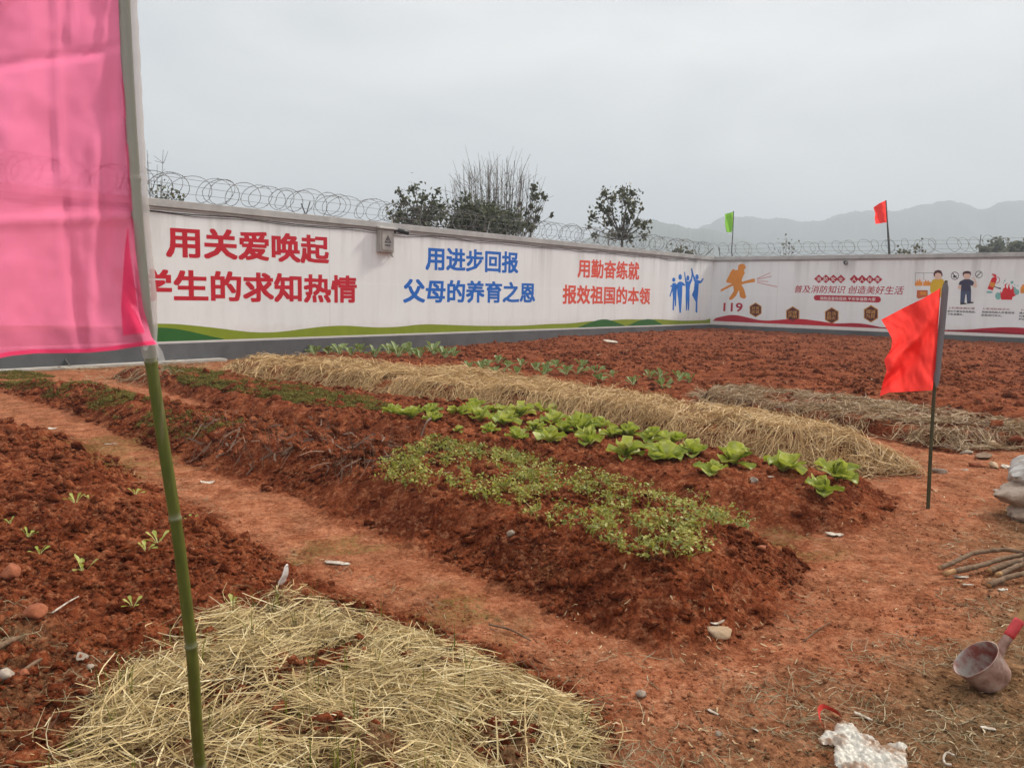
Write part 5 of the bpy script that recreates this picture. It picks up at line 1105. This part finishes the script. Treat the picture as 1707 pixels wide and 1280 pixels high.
chip(1647, 1219, .055, .018, 'small wood chip on the ground below the ladle', 'chip', 17, (0, 0), -.25, 'wood_chip', 'wood chip', .008)
chip(1602, 964, .085, .035, 'white chip just below the pile of sticks', 'chip', 18, (0, 0), -.2, 'white_chip', 'chip', .008)
chip(1613, 980, .07, .018, 'thin pale chip below the white chip near the sticks', 'chip', 19, (0, 0), .05, 'thin_chip', 'chip', .008)
chip(1672, 988, .065, .03, 'grey chip near the right frame edge below the sticks', 'chip', 20, (0, 0), .3, 'grey_chip', 'chip', .010)
stone(1197, 1226, .013, 'rounded grey pebble on the brown ground right of the near straw', 'palestone', 21, .8, 'pebble', 'pebble')
stone(12, 1152, .030, 'rounded pale stone at the left frame edge', 'palestone', 22, .8, 'stone')
stone(41, 1143, .020, 'red brick lump beside the rounded pale stone', 'brick', 23, .8, 'brick lump', 'brick_lump')
stone(152, 1117, .014, 'white pebble left of the bamboo pole at the straw edge', 'palestone', 24, .7, 'pebble', 'pebble')
chip(138, 1108, .045, .045, 'flat grey fragment beside the white pebble', 'palestone', 25, (.5, .2), .3, 'grey_fragment', 'fragment', .008)
stone(60, 1042, .046, 'big red soil lump on the left bed above the grit', 'brick', 26, .75, 'soil lump', 'soil_lump')
stone(20, 965, .05, 'large soil lump at the left frame edge', 'brick', 27, .8, 'soil lump', 'soil_lump')
stone(1270, 928, .026, 'pinkish stone on the right end of the celery bed', 'brick', 28, .8, 'stone')
stone(930, 1128, .011, 'white pebble lying on the near straw', 'palestone', 29, .8, 'pebble', 'pebble')
for i, (px, py, s, m, lab, rz, sx, fl) in enumerate([(1614, 757, .075, 'palestone', 'pale slab of rubble at the left end of the rubble heap', .4, 1.7, .35), (1640, 764, .085, 'wood', 'dark wooden plank in the rubble heap', .45, 2.4, .3), (1628, 777, .060, 'brick', 'orange broken brick at the front of the rubble heap', .1, 1.3, .6), (1657, 780, .055, 'stone', 'ochre stone at the front of the rubble heap', 1.0, 1.2, .6), (1676, 779, .070, 'chip', 'white sheet of rubbish beside the sacks', .2, 1.3, .2), (1688, 743, .075, 'brick', 'brick at the back of the rubble heap', -.2, 1.5, .55), (1660, 748, .08, 'stone', 'brown stone at the back of the rubble heap', .5, 1.6, .5), (1568, 789, .062, 'palestone', 'pale flat stone just right of the red flag pole', -.2, 1.9, .4), (1609, 783, .035, 'chip', 'thin white sliver left of the rubble heap', .1, 1.7, .3), (1469, 789, .030, 'brick', 'pinkish stone at the end of the golden straw', .1, 1.2, .7), (1672, 821, .05, 'chip', 'white sliver in front of the lower sacks', -.1, 1.7, .25)]):
    stone(px, py, s*1.15, lab, m, 40+i, fl*1.35, 'rubble', 'rubble_piece', sx, rz)
# white flecks and husks
rg = np.random.default_rng(111); poly = np.array([G(*q)[:2] for q in [(950, 1010), (1120, 1040), (1290, 1020), (1360, 1090), (1250, 1120), (1050, 1110), (900, 1040)]]); P = np.concatenate([in_poly(poly, 70, rg), in_poly(PATH, 200, rg, far_w(8)), in_poly(OLIVE, 120, rg, far_w(6)), in_poly(BED['celery'][0], 60, rg, far_w(12)), in_poly(BED['field'][0], 160, rg)])
n = len(P); dd = np.hypot(P[:, 0], P[:, 1]); V, F, t = strands('s', P, rg.uniform(0, 6.28, n), rg.uniform(.012, .04, n)*np.clip(dd/5, .8, 3), rg.uniform(.004, .010, n)*np.clip(dd/5, .8, 2.5), np.full(n, .006), rg, None, 2, .2, .1, full_h, rg.uniform(.6, 1, n))
tag(npmesh('pale_flecks', V, F, M['strawold'], None, False, {'tint': t}), 'pale husks and flecks scattered over the soil', 'flecks', kind='stuff')
# cut branches lying at the right
cS = lambda P: [(1560+x/4.267, 700+y/4.267) for x, y in P]
STK = [([(30, 1030), (110, 1005), (200, 965), (280, 940), (380, 930), (480, 925), (560, 940), (610, 958), (680, 985)], .0135, 'curved branch at the back of the stick pile', .06), ([(70, 1075), (200, 1050), (330, 1025), (420, 1005), (520, 985), (640, 968), (760, 950)], .0145, 'long straight branch second from the back of the stick pile', .05),
       ([(385, 1055), (450, 1035), (540, 1018), (640, 1000), (780, 985)], .016, 'thick branch in the middle of the stick pile', .045), ([(440, 1088), (520, 1062), (610, 1032), (740, 995)], .0145, 'reddish-ended branch near the front of the stick pile', .04), ([(375, 1160), (450, 1137), (540, 1115), (680, 1095)], .0155, 'short branch at the front of the stick pile', .03)]
for i, (P, r, lab, lift) in enumerate(STK):
    q = [G(x, y, .03+lift*.5) for x, y in cS(P)]; q = [np.array([p[0], p[1], float(smooth_h(p[0], p[1]))+r+lift*(.3+.7*k/(len(q)-1))]) for k, p in enumerate(q)]; rg = np.random.default_rng(120+i)
    C = smooth_path(q, 26)+rg.normal(size=(26, 3))*.002; b = MB(); b.tube(C-q[0], r*(1.05-.2*np.linspace(0, 1, 26))*(1+.06*rg.normal(size=26)), 10); o = b.build('branch', [M['wood'], M['cutwood']], None, True, q[0])
    mi = np.zeros(len(o.data.polygons), np.int32); mi[-2:] = 1; mi[:20] = 0 if i not in (1, 3) else 1; o.data.polygons.foreach_set('material_index', mi); tag(o, lab, 'branch', 'cut branches lying at the right')
for i, (a, c, r, lab) in enumerate([((-20, 1102), (32, 1079), .014, 'grey stick at the left frame edge'), ((34, 1141), (70, 1109), .008, 'thin stick slanting above the rounded pale stone'), ((88, 1038), (131, 998), .004, 'single dry stem on the left bed'), ((1340, 1070), (1385, 1040), .003, 'thin dry stem on the path right of the celery bed'), ((815, 1045), (885, 1070), .005, 'thin twig on the path at the straw edge')]):
    p0, p1 = GT(*a), GT(*c); b = MB(); P = smooth_path([p0, (p0+p1)/2+np.array([.01, .01, .01]), p1], 10)+np.array([0, 0, r+.004]); b.tube(P-p0, np.linspace(r, r*.7, 10), 8); tag(b.build('stick', M['wood'] if i != 2 else M['chip'], None, True, p0), lab, 'stick')
# water ladle
g = GT(1648, 1150); dl = float((g-EYE)@F_); ax = -.60*R_+.70*U_+.02*F_; ax /= np.linalg.norm(ax); rim = D(1626, 1097, dl+.0); botc = rim-ax*.118
root = empty('water_ladle', g); tag(root, 'muddy pink plastic water ladle with a red-taped wooden handle, tipped over', 'ladle')
k = N('muddy_pink_plastic'); p = k.pos(); c = k.ramp(k.noise(16, 6, p, .65), [(.35, (.17, .085, .060)), (.5, (.30, .175, .140)), (.66, (.40, .29, .24))]); M['ladle'] = k.done(k.bsdf(c, .55, k.bump(k.noise(60, 4, p), .3, .004), .3))
k = N('ladle_inside_residue'); p = k.pos(); c = k.ramp(k.noise(11, 5, p, .6), [(.42, (.20, .055, .045)), (.58, (.33, .29, .26))]); M['ladlein'] = k.done(k.bsdf(c, .6, k.bump(k.noise(50, 4, p), .4, .004)))
e1 = np.cross(ax, U_); e1 /= np.linalg.norm(e1); e2 = np.cross(ax, e1); b = MB()
def revolve(b, prof, mi=0, n=40, pinch=True):
    V = []
    for t, r in prof:
        for a in np.linspace(0, 2*math.pi, n, endpoint=False):
            d = math.cos(a)*e1+math.sin(a)*e2; rr = r*(1+(.10*math.exp(-((a-2.25)/.18)**2)*(max(0, t/.118)**6) if pinch else 0)); V.append(botc+ax*t+d*rr)
    Fs = [(i*n+j, i*n+(j+1) % n, (i+1)*n+(j+1) % n, (i+1)*n+j) for i in range(len(prof)-1) for j in range(n)]; b.add(np.array(V)-g, Fs, mi)
outp = [(0, .001), (.0, .056), (.003, .066), (.012, .0725), (.04, .0775), (.08, .084), (.105, .089), (.114, .0915), (.118, .0955), (.119, .092)]
inp = [(.119, .092), (.114, .089), (.09, .083), (.05, .076), (.016, .067), (.008, .05), (.006, .001)]
revolve(b, outp, 0); revolve(b, inp, 1); b.build('bowl', [M['ladle'], M['ladlein']], root)
h0, h1, h2, h3 = D(1661, 1094, dl+.03), D(1672, 1075, dl+.04), D(1686, 1054, dl+.045), D(1775, 920, dl+.10)
b = MB(); b.tube(smooth_path([h0-ax*.02, h0*.6+h1*.4, h1, h2], 12)-g, np.interp(np.linspace(0, 1, 12), [0, .3, 1], [.010, .019, .018]), 14); b.build('socket', M['ladle'], root)
b = MB(); P = smooth_path([h1*.35+h2*.65, h2, h2*.85+h3*.15], 7)-g; b.tube(P, [.0195, .021, .020, .0215, .020, .021, .0195], 14); b.build('binding', M['tape'], root)
b = MB(); b.tube(smooth_path([h2, h3], 8)-g, .0165, 12); b.build('handle', M['cutwood'], root)
# white plastic bag with a red ribbon
c8 = lambda P: [(1350+x/2.91, 840+y/2.91) for x, y in P]
g = GT(1440, 1262); OUTL = np.array([GT(*q)[:2] for q in c8([(38, 1150), (75, 1122), (118, 1130), (135, 1085), (155, 1062), (200, 1085), (240, 1105), (250, 1130), (300, 1140), (340, 1185), (420, 1172), (465, 1190), (474, 1280), (480, 1390), (330, 1420), (180, 1380), (110, 1260), (122, 1195), (60, 1180)])])
lo, hi = OUTL.min(0)-.02, OUTL.max(0)+.02; nx, ny = 110, 110; xx, yy = np.meshgrid(np.linspace(lo[0], hi[0], nx), np.linspace(lo[1], hi[1], ny)); x, y = xx.ravel(), yy.ravel()
sd = sdf(x, y, OUTL)+.012*fbm(x*30, y*30, 3, 131); cr_ = np.abs(fbm(x*14, y*14, 4, 133)); z = full_h(x, y)*.5+smooth_h(x, y)*.5+.006+np.clip(sd*1.2, 0, .008)+.034*cr_*sm(sd/.03)+.014*np.abs(fbm(x*45, y*45, 3, 137))
i = np.arange(ny-1)[:, None]*nx+np.arange(nx-1)[None]; i = i.ravel(); Q = np.stack([i, i+1, i+nx+1, i+nx], 1); Q = Q[(sd[Q] > 0).all(1)]; us, inv = np.unique(Q, return_inverse=True); V = np.stack([x, y, z], 1)[us]
root = empty('plastic_bag', g); tag(root, 'crumpled white plastic bag with a red ribbon loop on the ground', 'plastic bag')
npmesh('bag', V-g, inv.reshape(-1, 4), M['plastic'], root)
rb = [GT(*q)+np.array([0, 0, .012+.02*(k in (2, 3))]) for k, q in enumerate(c8([(72, 1125), (48, 1085), (36, 1055), (60, 1025), (105, 1018), (140, 1040), (155, 1068)]))]; C = smooth_path(rb, 24); b = MB(); b.grid([[p+np.array([-.004, 0, .020])-g, p+np.array([.003, .004, .007])-g, p+np.array([.010, .010, -.004])-g] for p in C]); b.build('ribbon', M['ribbon'], root)
# white curled strip at the lower edge
P = smooth_path([GT(*q)+np.array([0, 0, .012]) for q in c8([(700, 1232), (660, 1226), (645, 1245), (655, 1268), (685, 1282)])], 20); b = MB(); b.tube(P-P[0], .004, 6); tag(b.build('curled_strip', M['chip'], None, True, P[0]), 'white curled strip on the ground right of the plastic bag', 'strip')
# sacks stacked at the right edge
def sack(c, L, w, h, rz, pitch, mat, label, seed):
    n, m = 90, 64; rg = np.random.default_rng(seed); V = []
    for a in np.linspace(-1, 1, n):
        k = (1-abs(a)**3.2)**.55 if abs(a) < 1 else 0; kw = max(.05, (1-abs(a)**2.2)**.62 if abs(a) < 1 else .0); kh = max(.03, (1-abs(a)**1.9)**.75 if abs(a) < 1 else 0)
        for t in np.linspace(0, 2*math.pi, m, endpoint=False): ct, st = math.cos(t), math.sin(t); V.append((a*L/2, w/2*kw*math.copysign(abs(ct)**.75, ct), h/2*kh*math.copysign(abs(st)**.8, st)))
    V = np.array(V); V *= 1+.22*fbm(V[:, 0]*6+seed, V[:, 1]*7+V[:, 2]*9, 4, seed)[:, None]; V[:, 2] -= .05*np.abs(np.sin(V[:, 0]*31+3*fbm(V[:, 0]*9, V[:, 1]*9, 2, seed)))*.3*np.abs(V[:, 0])/L; V[:, 2] += .015*np.abs(fbm(V[:, 0]*16+seed, V[:, 1]*26, 4, seed+1))-.006
    Fs = np.array([(i*m+j, i*m+(j+1) % m, (i+1)*m+(j+1) % m, (i+1)*m+j) for i in range(n-1) for j in range(m)])
    o = npmesh('sack', V, Fs, M[mat], None, True, None, c); o.rotation_euler = (0, pitch, rz); return tag(o, label, 'sack', 'sacks stacked at the right edge')
gs = GT(1712, 868); dz = float((gs-EYE)@F_)
sack(D(1752, 785, dz+.10), .66, .44, .27, .25, -.10, 'whitesack', 'pale grey sack on top of the stack at the right edge', 5)
sack(D(1738, 826, dz+.05), .66, .44, .21, .12, .03, 'sack', 'dusty brown sack in the middle of the stack at the right edge', 6)
sack(D(1758, 860, dz-.02), .64, .44, .20, .2, .03, 'sack', 'dusty sack at the bottom of the stack at the right edge', 7)
# broken bits at the foot of the slogan wall
p = GT(118, 614); b = MB(); b.tube([(0, 0, 0), (-.14, .05, .17), (-.24, .08, .27)], [.03, .022, .006], 6); tag(b.build('broken_stake', M['iron'], None, True, p), 'dark broken stake leaning at the foot of the slogan wall, below the pink flag', 'stake')
stone(100, 616, .07, 'white plaster lump beside the broken stake at the wall foot', 'palestone', 61, .7, 'plaster lump', 'plaster_lump')
chip(135, 615, .7, .18, 'pale board lying flat at the foot of the slogan wall', 'chip', 62, (0, 0), .7, 'board', 'board', .03)
chip(798, 573, .5, .10, 'pale strip lying by the plinth at the edge of the tilled field', 'chip', 63, (.2, .05), .9, 'pale_strip', 'strip', .03, .0, .12)
chip(1018, 572, .5, .28, 'pale fragment on the tilled field near the slogan wall', 'chip', 64, (.2, .1), .3, 'pale_fragment', 'fragment', .04, .0, .05)

# ------------------------------------------------------------------ the hazy air
hz = MB(); hz.box((-3000, -120, -1.6), (3000, 2600, 205)); ho = hz.build('haze', None, None, False); tag(ho, kind='stuff')
ho.data.materials.clear(); hm = bpy.data.materials.new('hazy_air'); hm.use_nodes = True; t = hm.node_tree; t.nodes.clear(); o_ = t.nodes.new('ShaderNodeOutputMaterial'); v_ = t.nodes.new('ShaderNodeVolumePrincipled')
v_.inputs['Color'].default_value = (.82, .90, 1, 1); v_.inputs['Density'].default_value = .0013; v_.inputs['Anisotropy'].default_value = .1
t.links.new(v_.outputs[0], o_.inputs['Volume']); ho.data.materials.append(hm)
